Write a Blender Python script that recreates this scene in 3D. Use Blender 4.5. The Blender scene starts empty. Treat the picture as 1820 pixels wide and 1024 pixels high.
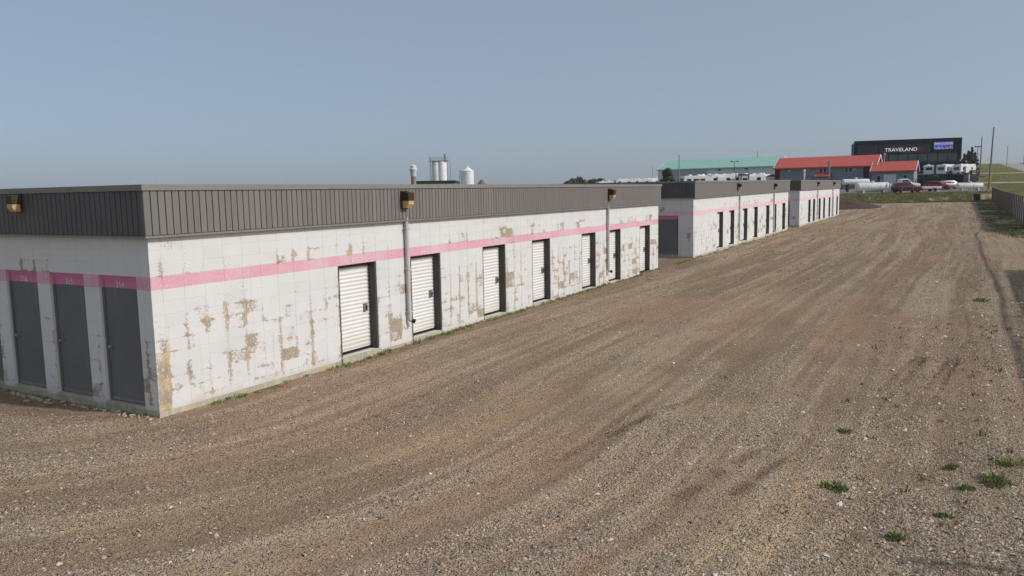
import bpy, bmesh, math, random
import numpy as np
from mathutils import Vector, Matrix
R = math.radians
rnd = random.Random(11)
scene = bpy.context.scene
COL = scene.collection

# ------------------------------------------------------------------ camera
cam_d = bpy.data.cameras.new('camera'); cam = bpy.data.objects.new('camera', cam_d); COL.objects.link(cam)
cam_d.sensor_width = 36.0; cam_d.lens = 27.97; cam_d.clip_start = 0.1; cam_d.clip_end = 20000
CAM = Vector((-7.8187, -10.6763, 3.3694))
fw = Vector((0.86634868, 0.48496391, -0.11937323)); rt = Vector((0.48646812, -0.87350929, -0.01817385)); up = rt.cross(fw)
M = Matrix((rt, up, -fw)).transposed().to_4x4(); M.translation = CAM
cam.matrix_world = M
scene.camera = cam

# ------------------------------------------------------------------ sky, sun, exposure
SUN_EL = R(34); SUN_DIR = Vector((0.18, -0.984, 0)).normalized()
world = bpy.data.worlds.new('World'); scene.world = world; world.use_nodes = True
wn = world.node_tree.nodes; wl = world.node_tree.links
bg = wn['Background']; sky = wn.new('ShaderNodeTexSky'); sky.sky_type = 'NISHITA'; sky.sun_disc = False
sky.sun_elevation = SUN_EL; sky.sun_rotation = math.atan2(SUN_DIR.x, SUN_DIR.y)
sky.altitude = 500; sky.air_density = 0.5; sky.dust_density = 3.6; sky.ozone_density = 1.2
veil = wn.new('ShaderNodeMix'); veil.data_type = 'RGBA'; veil.inputs[0].default_value = 0.60   # even summer haze thinning the sky's contrast
veil.inputs[7].default_value = (2.4, 2.88, 3.3, 1.0)
wl.new(sky.outputs[0], veil.inputs[6]); wl.new(veil.outputs[2], bg.inputs['Color'])
bg.inputs['Strength'].default_value = 0.15
sl = bpy.data.lights.new('sun', 'SUN'); sun = bpy.data.objects.new('sun', sl); COL.objects.link(sun)
sl.energy = 2.35; sl.angle = R(1.3); sl.color = (1.0, 0.965, 0.92)
sd = Vector((SUN_DIR.x*math.cos(SUN_EL), SUN_DIR.y*math.cos(SUN_EL), math.sin(SUN_EL)))
sun.rotation_euler = sd.to_track_quat('Z', 'Y').to_euler(); sun.location = (0, 0, 60)
vs = scene.view_settings; vs.view_transform = 'Standard'; vs.look = 'None'; vs.exposure = 0.0; vs.gamma = 1.0
vs.use_curve_mapping = False
scene.cycles.use_denoising = True; scene.cycles.denoising_input_passes = 'RGB_ALBEDO_NORMAL'; scene.cycles.denoising_prefilter = 'NONE'

# ------------------------------------------------------------------ helpers: tags and meshes
def tag(o, label=None, cat=None, group=None, kind=None):
    if label: o['label'] = label
    if cat: o['category'] = cat
    if group: o['group'] = group
    if kind: o['kind'] = kind
    return o
def link(name, me, parent=None, mat=None):
    o = bpy.data.objects.new(name, me); COL.objects.link(o)
    if parent: o.parent = parent
    if mat and me is not None and not me.materials: me.materials.append(mat)
    return o
def empty(name, loc, rz=0, label=None, cat=None, group=None):
    o = bpy.data.objects.new(name, None); COL.objects.link(o); o.location = loc; o.rotation_euler = (0, 0, rz)
    o.empty_display_size = .3
    return tag(o, label, cat, group)
class MB:
    def __init__(s): s.v = []; s.f = []
    def add(s, vs, fs):
        n = len(s.v); s.v += [tuple(v) for v in vs]; s.f += [tuple(i+n for i in f) for f in fs]; return s
    def box(s, x0, x1, y0, y1, z0, z1, T=None):
        vs = [(x0,y0,z0),(x1,y0,z0),(x1,y1,z0),(x0,y1,z0),(x0,y0,z1),(x1,y0,z1),(x1,y1,z1),(x0,y1,z1)]
        if T is not None: vs = [T @ Vector(v) for v in vs]
        return s.add(vs, [(0,3,2,1),(4,5,6,7),(0,1,5,4),(1,2,6,5),(2,3,7,6),(3,0,4,7)])
    def cbox(s, x0, x1, y0, y1, z0, z1, c=.02):
        # box with every vertical and horizontal edge chamfered (three stacked loops each way)
        def loop(x0, x1, y0, y1, z, c): return [(x0+c,y0,z),(x1-c,y0,z),(x1,y0+c,z),(x1,y1-c,z),(x1-c,y1,z),(x0+c,y1,z),(x0,y1-c,z),(x0,y0+c,z)]
        L = [loop(x0+c,x1-c,y0+c,y1-c,z0,c*.5), loop(x0,x1,y0,y1,z0+c,c), loop(x0,x1,y0,y1,z1-c,c), loop(x0+c,x1-c,y0+c,y1-c,z1,c*.5)]
        vs = sum(L, []); fs = [tuple(reversed(range(8))), tuple(range(24,32))]
        for k in range(3):
            for i in range(8): j = (i+1) % 8; fs.append((k*8+i, k*8+j, k*8+8+j, k*8+8+i))
        return s.add(vs, fs)
    def prism(s, poly, y0, y1, axis='y'):
        # poly in (x,z) extruded along y, or (y,z) along x
        n = len(poly)
        if axis == 'y': a = [(x,y0,z) for x,z in poly]; b = [(x,y1,z) for x,z in poly]
        elif axis == 'x': a = [(y0,x,z) for x,z in poly]; b = [(y1,x,z) for x,z in poly]
        else: a = [(x,z,y0) for x,z in poly]; b = [(x,z,y1) for x,z in poly]
        return s.add(a+b, [tuple(range(n)), tuple(reversed(range(n,2*n)))] + [(i, i+n, (i+1)%n+n, (i+1)%n) for i in range(n)])
    def tube(s, pts, r, n=10, caps=True):
        pts = [Vector(p) for p in pts]; m = len(pts); rr = r if isinstance(r, (list, tuple)) else [r]*m
        vs = []; ref = None
        for i, p in enumerate(pts):
            d = (pts[min(i+1,m-1)] - pts[max(i-1,0)]).normalized()
            if ref is None: ref = Vector((0,0,1)) if abs(d.z) < .9 else Vector((1,0,0))
            a = d.cross(ref).normalized(); b = d.cross(a).normalized()
            for k in range(n):
                t = 2*math.pi*k/n; vs.append(p + (a*math.cos(t)+b*math.sin(t))*rr[i])
        fs = [(i*n+k, i*n+(k+1)%n, (i+1)*n+(k+1)%n, (i+1)*n+k) for i in range(m-1) for k in range(n)]
        if caps: fs += [tuple(reversed(range(n))), tuple(range((m-1)*n, m*n))]
        return s.add(vs, fs)
    def lathe(s, prof, n=24, c=(0,0,0), axis='z'):
        vs = []
        for r, h in prof:
            for k in range(n):
                t = 2*math.pi*k/n; x, y = r*math.cos(t), r*math.sin(t)
                vs.append((c[0]+x, c[1]+y, c[2]+h) if axis == 'z' else (c[0]+h, c[1]+x, c[2]+y) if axis == 'x' else (c[0]+x, c[1]+h, c[2]+y))
        m = len(prof)
        fs = [(i*n+k, i*n+(k+1)%n, (i+1)*n+(k+1)%n, (i+1)*n+k) for i in range(m-1) for k in range(n)]
        fs += [tuple(reversed(range(n))), tuple(range((m-1)*n, m*n))]
        return s.add(vs, fs)
    def mesh(s, name, smooth=None):
        me = bpy.data.meshes.new(name); me.from_pydata(s.v, [], s.f); 
        bm = bmesh.new(); bm.from_mesh(me); bmesh.ops.recalc_face_normals(bm, faces=bm.faces); bm.to_mesh(me); bm.free()
        if smooth:
            me.polygons.foreach_set('use_smooth', [True]*len(me.polygons)); me.set_sharp_from_angle(angle=R(smooth))
        return me
    def build(s, name, mat, parent=None, smooth=None):
        return link(name, s.mesh(name, smooth), parent, mat)
def copy_tree(o, parent=None):
    c = o.copy(); COL.objects.link(c); c.parent = parent
    for ch in list(o.children): copy_tree(ch, c)
    return c

# ------------------------------------------------------------------ helpers: shader graphs
class E:
    def __init__(s, g, k): s.g = g; s.k = k
    def __add__(s, o): return s.g.m('ADD', s, o)
    __radd__ = __add__
    def __sub__(s, o): return s.g.m('SUBTRACT', s, o)
    def __rsub__(s, o): return s.g.m('SUBTRACT', o, s)
    def __mul__(s, o): return s.g.m('MULTIPLY', s, o)
    __rmul__ = __mul__
    def __truediv__(s, o): return s.g.m('DIVIDE', s, o)
    def abs(s): return s.g.m('ABSOLUTE', s)
    def floor(s): return s.g.m('FLOOR', s)
    def fract(s): return s.g.m('FRACT', s)
    def gt(s, o): return s.g.m('GREATER_THAN', s, o)
    def lt(s, o): return s.g.m('LESS_THAN', s, o)
class G:
    def __init__(s, name):
        s.mat = bpy.data.materials.new(name); s.mat.use_nodes = True; s.t = s.mat.node_tree
        s.b = s.t.nodes['Principled BSDF']; s.tc = None
    def n(s, t): return s.t.nodes.new(t)
    def put(s, sock, v):
        if isinstance(v, E): s.t.links.new(v.k, sock)
        elif v is not None:
            try: sock.default_value = v
            except Exception: sock.default_value = (v[0], v[1], v[2], 1.0) if len(v) == 3 else v
    def m(s, op, a, b=0.0, clamp=False):
        n = s.n('ShaderNodeMath'); n.operation = op; n.use_clamp = clamp; s.put(n.inputs[0], a); s.put(n.inputs[1], b); return E(s, n.outputs[0])
    def clamp(s, a): return s.m('ADD', a, 0.0, True)
    def ss(s, x, a, b, lo=0., hi=1.):
        n = s.n('ShaderNodeMapRange'); n.interpolation_type = 'SMOOTHSTEP'; s.put(n.inputs['Value'], x)
        n.inputs['From Min'].default_value = a; n.inputs['From Max'].default_value = b; n.inputs['To Min'].default_value = lo; n.inputs['To Max'].default_value = hi
        return E(s, n.outputs[0])
    def coord(s, which='Object', obj=None):
        n = s.n('ShaderNodeTexCoord')
        if obj: n.object = obj
        return E(s, n.outputs[which])
    def pos(s): return E(s, s.n('ShaderNodeNewGeometry').outputs['Position'])
    def nrm(s): return E(s, s.n('ShaderNodeNewGeometry').outputs['Normal'])
    def sep(s, v):
        n = s.n('ShaderNodeSeparateXYZ'); s.put(n.inputs[0], v); return [E(s, o) for o in n.outputs]
    def vec(s, x, y, z):
        n = s.n('ShaderNodeCombineXYZ'); s.put(n.inputs[0], x); s.put(n.inputs[1], y); s.put(n.inputs[2], z); return E(s, n.outputs[0])
    def vscale(s, v, sc):
        n = s.n('ShaderNodeVectorMath'); n.operation = 'MULTIPLY'; s.put(n.inputs[0], v); n.inputs[1].default_value = sc; return E(s, n.outputs[0])
    def noise(s, v, scale, detail=3, rough=.55, dist=0., out=0):
        n = s.n('ShaderNodeTexNoise'); s.put(n.inputs['Vector'], v); n.inputs['Scale'].default_value = scale; n.inputs['Detail'].default_value = detail
        n.inputs['Roughness'].default_value = rough; n.inputs['Distortion'].default_value = dist; return E(s, n.outputs[out])
    def vor(s, v, scale, out='Color', feature='F1', rand=1.):
        n = s.n('ShaderNodeTexVoronoi'); n.feature = feature; s.put(n.inputs['Vector'], v); n.inputs['Scale'].default_value = scale; n.inputs['Randomness'].default_value = rand
        return E(s, n.outputs[out])
    def white(s, v, out='Value'):
        n = s.n('ShaderNodeTexWhiteNoise'); n.noise_dimensions = '3D'; s.put(n.inputs['Vector'], v); return E(s, n.outputs[out])
    def mix(s, f, a, b, mode='MIX'):
        n = s.n('ShaderNodeMix'); n.data_type = 'RGBA'; n.blend_type = mode; n.clamp_factor = True
        s.put(n.inputs[0], f); s.put(n.inputs[6], a); s.put(n.inputs[7], b); return E(s, n.outputs[2])
    def ramp(s, f, stops):
        n = s.n('ShaderNodeValToRGB'); s.put(n.inputs[0], f); el = n.color_ramp.elements
        while len(el) < len(stops): el.new(.5)
        for e, (p, c) in zip(el, stops): e.position = p; e.color = (c[0], c[1], c[2], 1)
        return E(s, n.outputs[0])
    def attr(s, name, out='Color'):
        n = s.n('ShaderNodeAttribute'); n.attribute_name = name; return E(s, n.outputs[out])
    def sepc(s, c):
        n = s.n('ShaderNodeSeparateColor'); s.put(n.inputs[0], c); return [E(s, o) for o in n.outputs]
    def bump(s, h, dist=.01, strength=1.):
        n = s.n('ShaderNodeBump'); s.put(n.inputs['Height'], h); n.inputs['Distance'].default_value = dist; n.inputs['Strength'].default_value = strength
        s.t.links.new(n.outputs[0], s.b.inputs['Normal'])
    def done(s, col=None, rough=.7, metal=0., spec=.35):
        s.put(s.b.inputs['Base Color'], col); s.put(s.b.inputs['Roughness'], rough); s.put(s.b.inputs['Metallic'], metal); s.put(s.b.inputs['Specular IOR Level'], spec)
        return s.mat
def c3(h):  # sRGB 0-255 to linear
    return tuple(((x/255)/12.92 if x/255 <= .04045 else ((x/255+.055)/1.055)**2.4) for x in h)
_mc = {}
def paint(name, col, rough=.6, metal=0., var=.18, scale=3., spec=.35, bump=0., bscale=60.):
    """plain painted / metal / concrete surface with mottling and streaks of wear"""
    if name in _mc: return _mc[name]
    g = G(name); p = g.pos()
    n1 = g.noise(p, scale, 5, .6); n2 = g.noise(g.vscale(p, (1, 1, .18)), scale*4, 3, .6)
    f = g.ss(n1*.6+n2*.4, .3, .72)
    a = tuple(x*(1-var) for x in col); b = tuple(min(.95, x*(1+var*.6)) for x in col)
    if bump: g.bump(g.noise(p, bscale, 3), bump)
    _mc[name] = g.done(g.mix(f, a, b), g.m('ADD', g.m('MULTIPLY', n2, .25), rough-.12), metal, spec)
    return _mc[name]

# ------------------------------------------------------------------ terrain
def hsh(x, y, s):
    h = (x*374761393 + y*668265263 + s*974711) & 0xffffffff
    h = ((h ^ (h >> 13))*1274126177) & 0xffffffff
    h = ((h ^ (h >> 15))*2246822519) & 0xffffffff
    return ((h ^ (h >> 14)) & 0xffffff)/float(0xffffff)
def vn(x, y, s=0):
    x = np.asarray(x, float); y = np.asarray(y, float)
    xi = np.floor(x).astype(np.int64); yi = np.floor(y).astype(np.int64); fx = x-xi; fy = y-yi
    fx = fx*fx*(3-2*fx); fy = fy*fy*(3-2*fy)
    return (hsh(xi,yi,s)*(1-fx)+hsh(xi+1,yi,s)*fx)*(1-fy) + (hsh(xi,yi+1,s)*(1-fx)+hsh(xi+1,yi+1,s)*fx)*fy
def fbm(x, y, s=0, o=4):
    t = 0; a = .5; n = 0
    for k in range(o): t = t + a*vn(np.asarray(x)*2**k+k*7.3, np.asarray(y)*2**k-k*3.1, s+k); n += a; a *= .5
    return t/n
def sst(x, a, b):
    t = np.clip((np.asarray(x, float)-a)/(b-a), 0, 1); return t*t*(3-2*t)
def yard(f, k):       # survey point: f metres out along the view axis of the yard, k metres sideways per metre out
    lat = k*f
    return (-7.82+.8726*f+.4885*lat, -10.68+.4885*f-.8726*lat)
def gz(X, Y):
    X = np.asarray(X, float); Y = np.asarray(Y, float)
    D = .8726*X+.4885*Y+12.04; lat = .4885*(X+7.82)-.8726*(Y+10.68); k = lat/np.maximum(D, 1)
    z = .0052*np.clip(X, 0, 80) + .35*sst(D, 78, 122) + 1.4*sst(D, 122, 129.5)
    slope = .004+.008*sst(k, .09, .15)+.010*sst(k, .17, .25)+.0145*sst(k, .3, .5)
    z = z + slope*np.clip(D-131, 0, 372) - .006*np.clip(D-520, 0, 4000)*sst(D, 500, 700)
    return z
def gz1(x, y): return float(gz(x, y))
def tracks(X, Y):     # along / across coordinates of the wheel paths: straight down the lot, bending round the near corner
    dx = np.minimum(X-1.5, 0); v = np.where(Y < 2.5, np.hypot(dx, Y-2.5), np.maximum(-dx, 0)); 
    u = np.where(X > 1.5, X, 1.5-np.arctan2(-dx, np.maximum(2.5-Y, .01))*8)
    return u, v+.25*np.sin(u*.13)+.35*vn(u*.09, v*.15, 5)
def seg_d(X, Y, ax, ay, bx, by):
    dx, dy = bx-ax, by-ay; t = np.clip(((X-ax)*dx+(Y-ay)*dy)/(dx*dx+dy*dy), 0, 1)
    return np.hypot(X-ax-t*dx, Y-ay-t*dy), t
def fields(X, Y):
    D = .8726*X+.4885*Y+12.04
    u, v = tracks(X, Y)
    st = .55*fbm(u*.10, v*1.3, 1)+.45*fbm(u*.22, v*4.2, 2, 3)            # streaks along the wheel paths
    blot = fbm(X*.45, Y*.45, 9, 4)
    dark = sst(st, .54, .36)*.75 + sst(blot, .58, .78)*.25
    loose = sst(st*.6+blot*.4, .42, .62)
    right = sst(Y, -8.2, -10.2)*sst(X, 40, 6)                              # rough stony margin on the right
    loose = np.maximum(loose, right*(.35+.65*sst(fbm(X*.9, Y*.9, 21), .35, .6)))
    dark = dark*(1-.5*right) + right*.7*sst(fbm(X*1.3, Y*1.3, 33), .52, .7)
    # freshly pressed tyre marks
    tread = np.zeros_like(D)
    for (a, b) in (((9.35,-10.16),(4.3,-9.58)), ((9.45,-10.72),(4.6,-10.24))):
        for o in (-.085, .085):
            d, t = seg_d(X, Y, a[0], a[1]+o, b[0], b[1]+o)
            tread = np.maximum(tread, sst(d, .065, .02)*(1-.7*t)*(.75+.25*np.sin(X*38+o*30)))
        d, t = seg_d(X, Y, a[0], a[1], b[0], b[1]); tread = np.maximum(tread, .33*sst(d, .13, .07)*(1-t))
    d, t = seg_d(X, Y, 9.42, -10.02, 9.5, -10.5); tread = np.maximum(tread, sst(d, .07, .02)*.9)
    rag = sst(fbm(X*3.1, Y*3.1, 57, 3), .38, .6)
    for (a, b, w) in (((3.4,-8.75),(-1.2,-7.75),.13), ((3.2,-9.15),(-1.0,-8.2),.12), ((5.2,-7.2),(-.6,-6.0),.14), ((1.6,-10.25),(-.8,-9.7),.12)):
        d, t = seg_d(X, Y, a[0], a[1], b[0], b[1]); tread = np.maximum(tread, .5*rag*sst(d, w, w*.3)*sst(t, 1, .55)*sst(t, 0, .3))
    tread = tread*(.55+.45*rag)
    dark = np.clip(np.maximum(dark, tread), 0, 1); loose = loose*(1-.8*tread)
    # grass
    n1 = fbm(X*.35, Y*.35, 40); n2 = fbm(X*1.4, Y*1.4, 44)
    weeds = sst(Y, -11.6, -13.8)*sst(X, 34, 58)*sst(n1*.35+n2*.65, .47, .60)*.9
    weeds = np.maximum(weeds, sst(Y, -15.6, -17.5)*sst(n1, .2, .4))
    end = sst(D, 113, 122)*sst(n1*.5+n2*.5+.02*(D-118), .42, .58)
    end = end*sst(D, 131.5, 129.3)
    hill = sst(D, 150, 160)*sst(Y, -8, -14)
    field = sst(D, 330, 360)
    back = sst(Y, 28, 34)*sst(n1, .3, .5)
    grass = np.maximum.reduce([weeds, end, hill, field, back])
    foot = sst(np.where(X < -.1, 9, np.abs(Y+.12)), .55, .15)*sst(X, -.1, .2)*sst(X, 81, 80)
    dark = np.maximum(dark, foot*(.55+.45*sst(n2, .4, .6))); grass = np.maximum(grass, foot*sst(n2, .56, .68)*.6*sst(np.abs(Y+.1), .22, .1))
    yardp = sst(D, 129.5, 131.5)*(1-grass)                                # pale gravel of the tank yard
    band = .5+1.5*(.42*fbm(u*.05, v*2.6, 61, 3)+.38*fbm(u*.12, v*7.5, 64, 3)+.2*fbm(X*.8, Y*.8, 67, 3)-.5)
    band = np.clip(band-.25*np.clip(dark, 0, 1)+.1*loose, 0, 1)
    return dict(band=band, dark=dark, loose=loose, grass=grass, yard=yardp, tread=tread, st=st, blot=blot, u=u, v=v, D=D)
def axis(lo, hi, c0, c1, step, g):
    a = list(np.arange(c0, c1+1e-6, step)); d = step
    while a[-1] < hi: d *= 1+g; a.append(a[-1]+d)
    d = step; b = []; x = c0
    while x > lo: d *= 1+g; x -= d; b.append(x)
    return np.array(b[::-1]+a)
def sheet(name, XX, YY, ZZ, mat, attrs=None):
    ny, nx = XX.shape; me = bpy.data.meshes.new(name); N = nx*ny
    me.vertices.add(N); me.vertices.foreach_set('co', np.stack([XX, YY, ZZ], -1).astype(np.float32).ravel())
    i = (np.arange(ny-1)[:, None]*nx+np.arange(nx-1)[None]).ravel(); q = np.stack([i, i+1, i+1+nx, i+nx], -1)
    F = len(q); me.loops.add(F*4); me.loops.foreach_set('vertex_index', q.astype(np.int32).ravel())
    me.polygons.add(F); me.polygons.foreach_set('loop_start', np.arange(F, dtype=np.int32)*4); me.polygons.foreach_set('loop_total', np.full(F, 4, np.int32))
    me.polygons.foreach_set('use_smooth', np.ones(F, bool)); me.update(calc_edges=True)
    for nm, arr in (attrs or {}).items():
        a = me.color_attributes.new(nm, 'FLOAT_COLOR', 'POINT'); a.data.foreach_set('color', arr.astype(np.float32).ravel())
    return link(name, me, None, mat)

def gravel_material():
    g = G('gravel_ground'); p = g.pos(); px, py, pz = g.sep(p); p2 = g.vec(px, py, 0.)
    dark, loose, grass = g.sepc(g.attr('m1')); yd, tint, warm = g.sepc(g.attr('m2'))
    v1 = g.vor(p2, 22, 'Color'); v1d = g.vor(p2, 22, 'Distance'); v2 = g.vor(p2, 48, 'Color'); v2d = g.vor(p2, 48, 'Distance')
    r1, r2, r3 = g.sepc(v1); s1, s2, s3 = g.sepc(v2)
    soil = g.mix(g.noise(p2, 2.2, 6, .65), c3((181, 152, 121)), c3((231, 200, 164)))
    soil = g.mix(g.ss(g.noise(p2, 70, 3), .4, .7), soil, c3((148, 121, 96)))
    soil = g.mix(dark*.5, soil, c3((139, 113, 91)))
    stone = g.ramp(r1, [(0, c3((148, 125, 101))), (.3, c3((239, 210, 174))), (.55, c3((250, 244, 203))), (.75, c3((249, 203, 169))), (.9, c3((250, 244, 232))), (1, c3((250, 244, 232)))])
    small = g.ramp(s1, [(0, c3((119, 95, 77))), (.3, c3((186, 157, 127))), (.6, c3((242, 212, 175))), (.88, c3((250, 244, 219))), (1, c3((250, 244, 232)))])
    m2 = g.ss(s2+loose*.4-dark*.25, .30, .5); col = g.mix(m2*g.ss(v2d, .7, .42)*.9, soil, small)
    m1 = g.ss(r2+loose*.6-dark*.35, .88, 1.0); col = g.mix(m1*g.ss(v1d, .55, .38), col, stone)
    band = g.ss(g.attr('m1', 'Alpha'), .30, .70); col = g.mix(band*.22, col, c3((204, 184, 162))); col = g.mix((1-band)*.38, col, c3((106, 88, 75)))
    col = g.mix(tint*.28, col, c3((199, 160, 136)))
    col = g.mix(warm*.3, col, c3((226, 197, 149)))
    yc = g.mix(g.noise(p2, 1.1, 5), c3((148, 140, 128)), c3((176, 168, 156))); yc = g.mix(g.ss(px*.8726+py*.4885, 134., 140.), yc, c3((92, 88, 84)))
    col = g.mix(yd, col, yc)
    tr = g.attr('m2', 'Alpha'); col = g.mix(g.clamp(tr*1.1)*.8, col, c3((80, 65, 53)))
    gn = g.noise(p2, 9, 5, .7)
    gcol = g.ramp(g.noise(p2, .8, 6, .7)*.6+gn*.4, [(.25, c3((74, 76, 44))), (.45, c3((112, 112, 66))), (.62, c3((140, 134, 86))), (.85, c3((168, 154, 110)))])
    gm = g.ss(grass+(gn-.5)*.5, .38, .62)
    col = g.mix(gm, col, gcol)
    h = g.ss(v1d, .6, .1)*m1*1.2 + g.ss(v2d, .7, .1)*m2*.9 + g.noise(p2, 30, 4)*.6 + gm*gn*1.5
    g.bump(h, .05, 1.0)
    return g.done(col, .95, 0, .12)
m_gravel = gravel_material()
xs = axis(-300, 7000, -4.8, 9.0, .055, .013); ys = axis(-5000, 5000, -12.6, .6, .055, .06)
XX, YY = np.meshgrid(xs, ys); fd = fields(XX, YY); ZZ = gz(XX, YY)
near = sst(fd['D'], 70, 25)
ZZ = ZZ + near*(.075*(fd['st']-.5)+.05*(fbm(fd['u']*.15, fd['v']*3.2, 75, 3)-.5) + .05*(fd['blot']-.5) + .022*(fbm(XX*6, YY*6, 70, 3)-.5)*(.4+fd['loose']))
ZZ = ZZ - near*(.05*fd['tread']*(.6+.4*np.sin(fd['u']*40)))
inb = (XX > -.15) & (XX < 23.8) & (YY > -.12) & (YY < 9)
ZZ = ZZ + (1-near)*.10*(fbm(XX*.5, YY*.5, 71, 3)-.5)*sst(fd['D'], 10, 60)
one = np.ones_like(XX)
m1 = np.stack([fd['dark'], fd['loose'], fd['grass'], fd['band']], -1)
u_, v_ = fd['u'], fd['v']
m2 = np.stack([fd['yard'], sst(fbm(XX*.28, YY*.28, 81), .5, .72), sst(fbm(u_*.12, v_*.55, 83), .55, .78)*sst(XX, 12, -2), fd['tread']], -1)
ground = sheet('ground', XX, YY, ZZ, m_gravel, dict(m1=m1, m2=m2)); tag(ground, kind='structure')
_gx, _gy, _gzv = xs, ys, ZZ
def ground_h(x, y):   # height of the modelled ground sheet
    x = np.asarray(x, float); y = np.asarray(y, float)
    i = np.clip(np.searchsorted(_gx, x)-1, 0, len(_gx)-2); j = np.clip(np.searchsorted(_gy, y)-1, 0, len(_gy)-2)
    fx = (x-_gx[i])/(_gx[i+1]-_gx[i]); fy = (y-_gy[j])/(_gy[j+1]-_gy[j])
    return (_gzv[j,i]*(1-fx)+_gzv[j,i+1]*fx)*(1-fy)+(_gzv[j+1,i]*(1-fx)+_gzv[j+1,i+1]*fx)*fy

# ------------------------------------------------------------------ loose gravel stones (real geometry near the viewer)
def stone_material():
    g = G('gravel_stone'); c = g.attr('col'); p = g.pos()
    g.bump(g.noise(p, 300, 2), .002)
    return g.done(g.mix(g.noise(p, 120, 3)*.5, c, c3((134, 117, 100))), .9, 0, .2)
def scatter_stones(name, X, Y, size, cols, mat, seed=1, sink=.35):
    rg = np.random.default_rng(seed); N = len(X)
    o = np.array([[1,0,-.3],[-1,0,-.3],[0,1,-.3],[0,-1,-.3],[0,0,1]], float)      # only the half that stands out of the ground
    V = np.repeat(o[None], N, 0)*rg.uniform(.65, 1.2, (N, 5, 1)) + rg.normal(0, .18, (N, 5, 3))
    V *= (size[:, None]*np.stack([rg.uniform(.8, 1.5, N), rg.uniform(.7, 1.1, N), rg.uniform(.45, .85, N)], -1))[:, None]
    a = rg.uniform(0, 6.28, N); b = rg.normal(0, .35, N); ca, sa, cb, sb = np.cos(a), np.sin(a), np.cos(b), np.sin(b)
    x, y, z = V[..., 0], V[..., 1], V[..., 2]
    y, z = y*cb[:, None]-z*sb[:, None], y*sb[:, None]+z*cb[:, None]
    x, y = x*ca[:, None]-y*sa[:, None], x*sa[:, None]+y*ca[:, None]
    Z = ground_h(X, Y)
    P = np.stack([x+X[:, None], y+Y[:, None], z+Z[:, None]+(size*.6*(1-sink*1.6))[:, None]], -1).reshape(-1, 3)
    fc = np.array([[0,2,4],[2,1,4],[1,3,4],[3,0,4]])
    F = (fc[None]+(np.arange(N)*5)[:, None, None]).reshape(-1, 3)
    me = bpy.data.meshes.new(name); me.vertices.add(N*5); me.vertices.foreach_set('co', P.astype(np.float32).ravel())
    n = len(F); me.loops.add(n*3); me.loops.foreach_set('vertex_index', F.astype(np.int32).ravel()); me.polygons.add(n)
    me.polygons.foreach_set('loop_start', np.arange(n, dtype=np.int32)*3); me.polygons.foreach_set('loop_total', np.full(n, 3, np.int32)); me.update(calc_edges=True)
    ca_ = me.color_attributes.new('col', 'FLOAT_COLOR', 'POINT')
    cc = np.concatenate([np.repeat(cols, 5, 0), np.ones((N*5, 1))], 1); ca_.data.foreach_set('color', cc.astype(np.float32).ravel())
    return link(name, me, None, mat)
rg = np.random.default_rng(5)
N0 = 560000; Dd = 1/rg.uniform(1/34., 1/5.6, N0); kk = rg.uniform(-.78, .78, N0)
SX = -7.82+.8726*Dd+.4885*kk*Dd; SY = -10.68+.4885*Dd-.8726*kk*Dd
sf = fields(SX, SY)
keep = (sf['tread'] < .35) & (rg.uniform(0, 1, N0) < (.16+.66*sf['loose']**1.2)*(1-.6*sf['dark'])) & ~((SX > -.03) & (SY > -.03)) & (SY > -14.5)
SX, SY, Dd = SX[keep], SY[keep], Dd[keep]; n = len(SX)
size = (.0055+.0055*rg.pareto(3.0, n).clip(0, 4.0)); size = np.maximum(size, Dd*.00042)
pal = np.array([c3(c) for c in ((172,154,134),(148,129,111),(198,181,160),(188,160,142),(122,106,93),(220,207,189),(238,229,214),(180,168,156),(204,179,144))])
pi_ = rg.choice(len(pal), n, p=[.25,.22,.17,.12,.05,.08,.03,.04,.04]); cols = pal[pi_]*rg.uniform(.8, 1.15, (n, 1))
m_stone = stone_material()
loose_gravel = scatter_stones('loose_gravel', SX, SY, size, cols, m_stone, 3)
tag(loose_gravel, 'loose brown and grey gravel stones strewn over the lot', 'gravel', kind='stuff')
# clods and stones farther down the lot
N2 = 46000; Dd = 1/rg.uniform(1/105., 1/24., N2); kk = rg.uniform(-.1, .62, N2); CX = -7.82+.8726*Dd+.4885*kk*Dd; CY = -10.68+.4885*Dd-.8726*kk*Dd; cf = fields(CX, CY)
ok = (CY < -.15) & (CY > -14.5) & (cf['grass'] < .3) & (rg.uniform(0, 1, N2) < .25+.75*sst(fbm(cf['u']*.3, cf['v']*1.5, 91, 3), .45, .6)); CX, CY, Dd = CX[ok], CY[ok], Dd[ok]
cs = (.014+.012*rg.pareto(3, len(CX)).clip(0, 2.5))*np.clip(Dd/34, .8, 1.7); cc_ = np.array([c3(c) for c in ((120,101,86),(150,130,112),(178,158,136),(104,87,74),(206,190,170))])[rg.choice(5, len(CX), p=[.3,.3,.2,.12,.08])]
tag(scatter_stones('far_clods', CX, CY, cs, cc_, m_stone, 14, .4), 'small clods and stones over the far part of the lot', 'gravel', kind='stuff')
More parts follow.
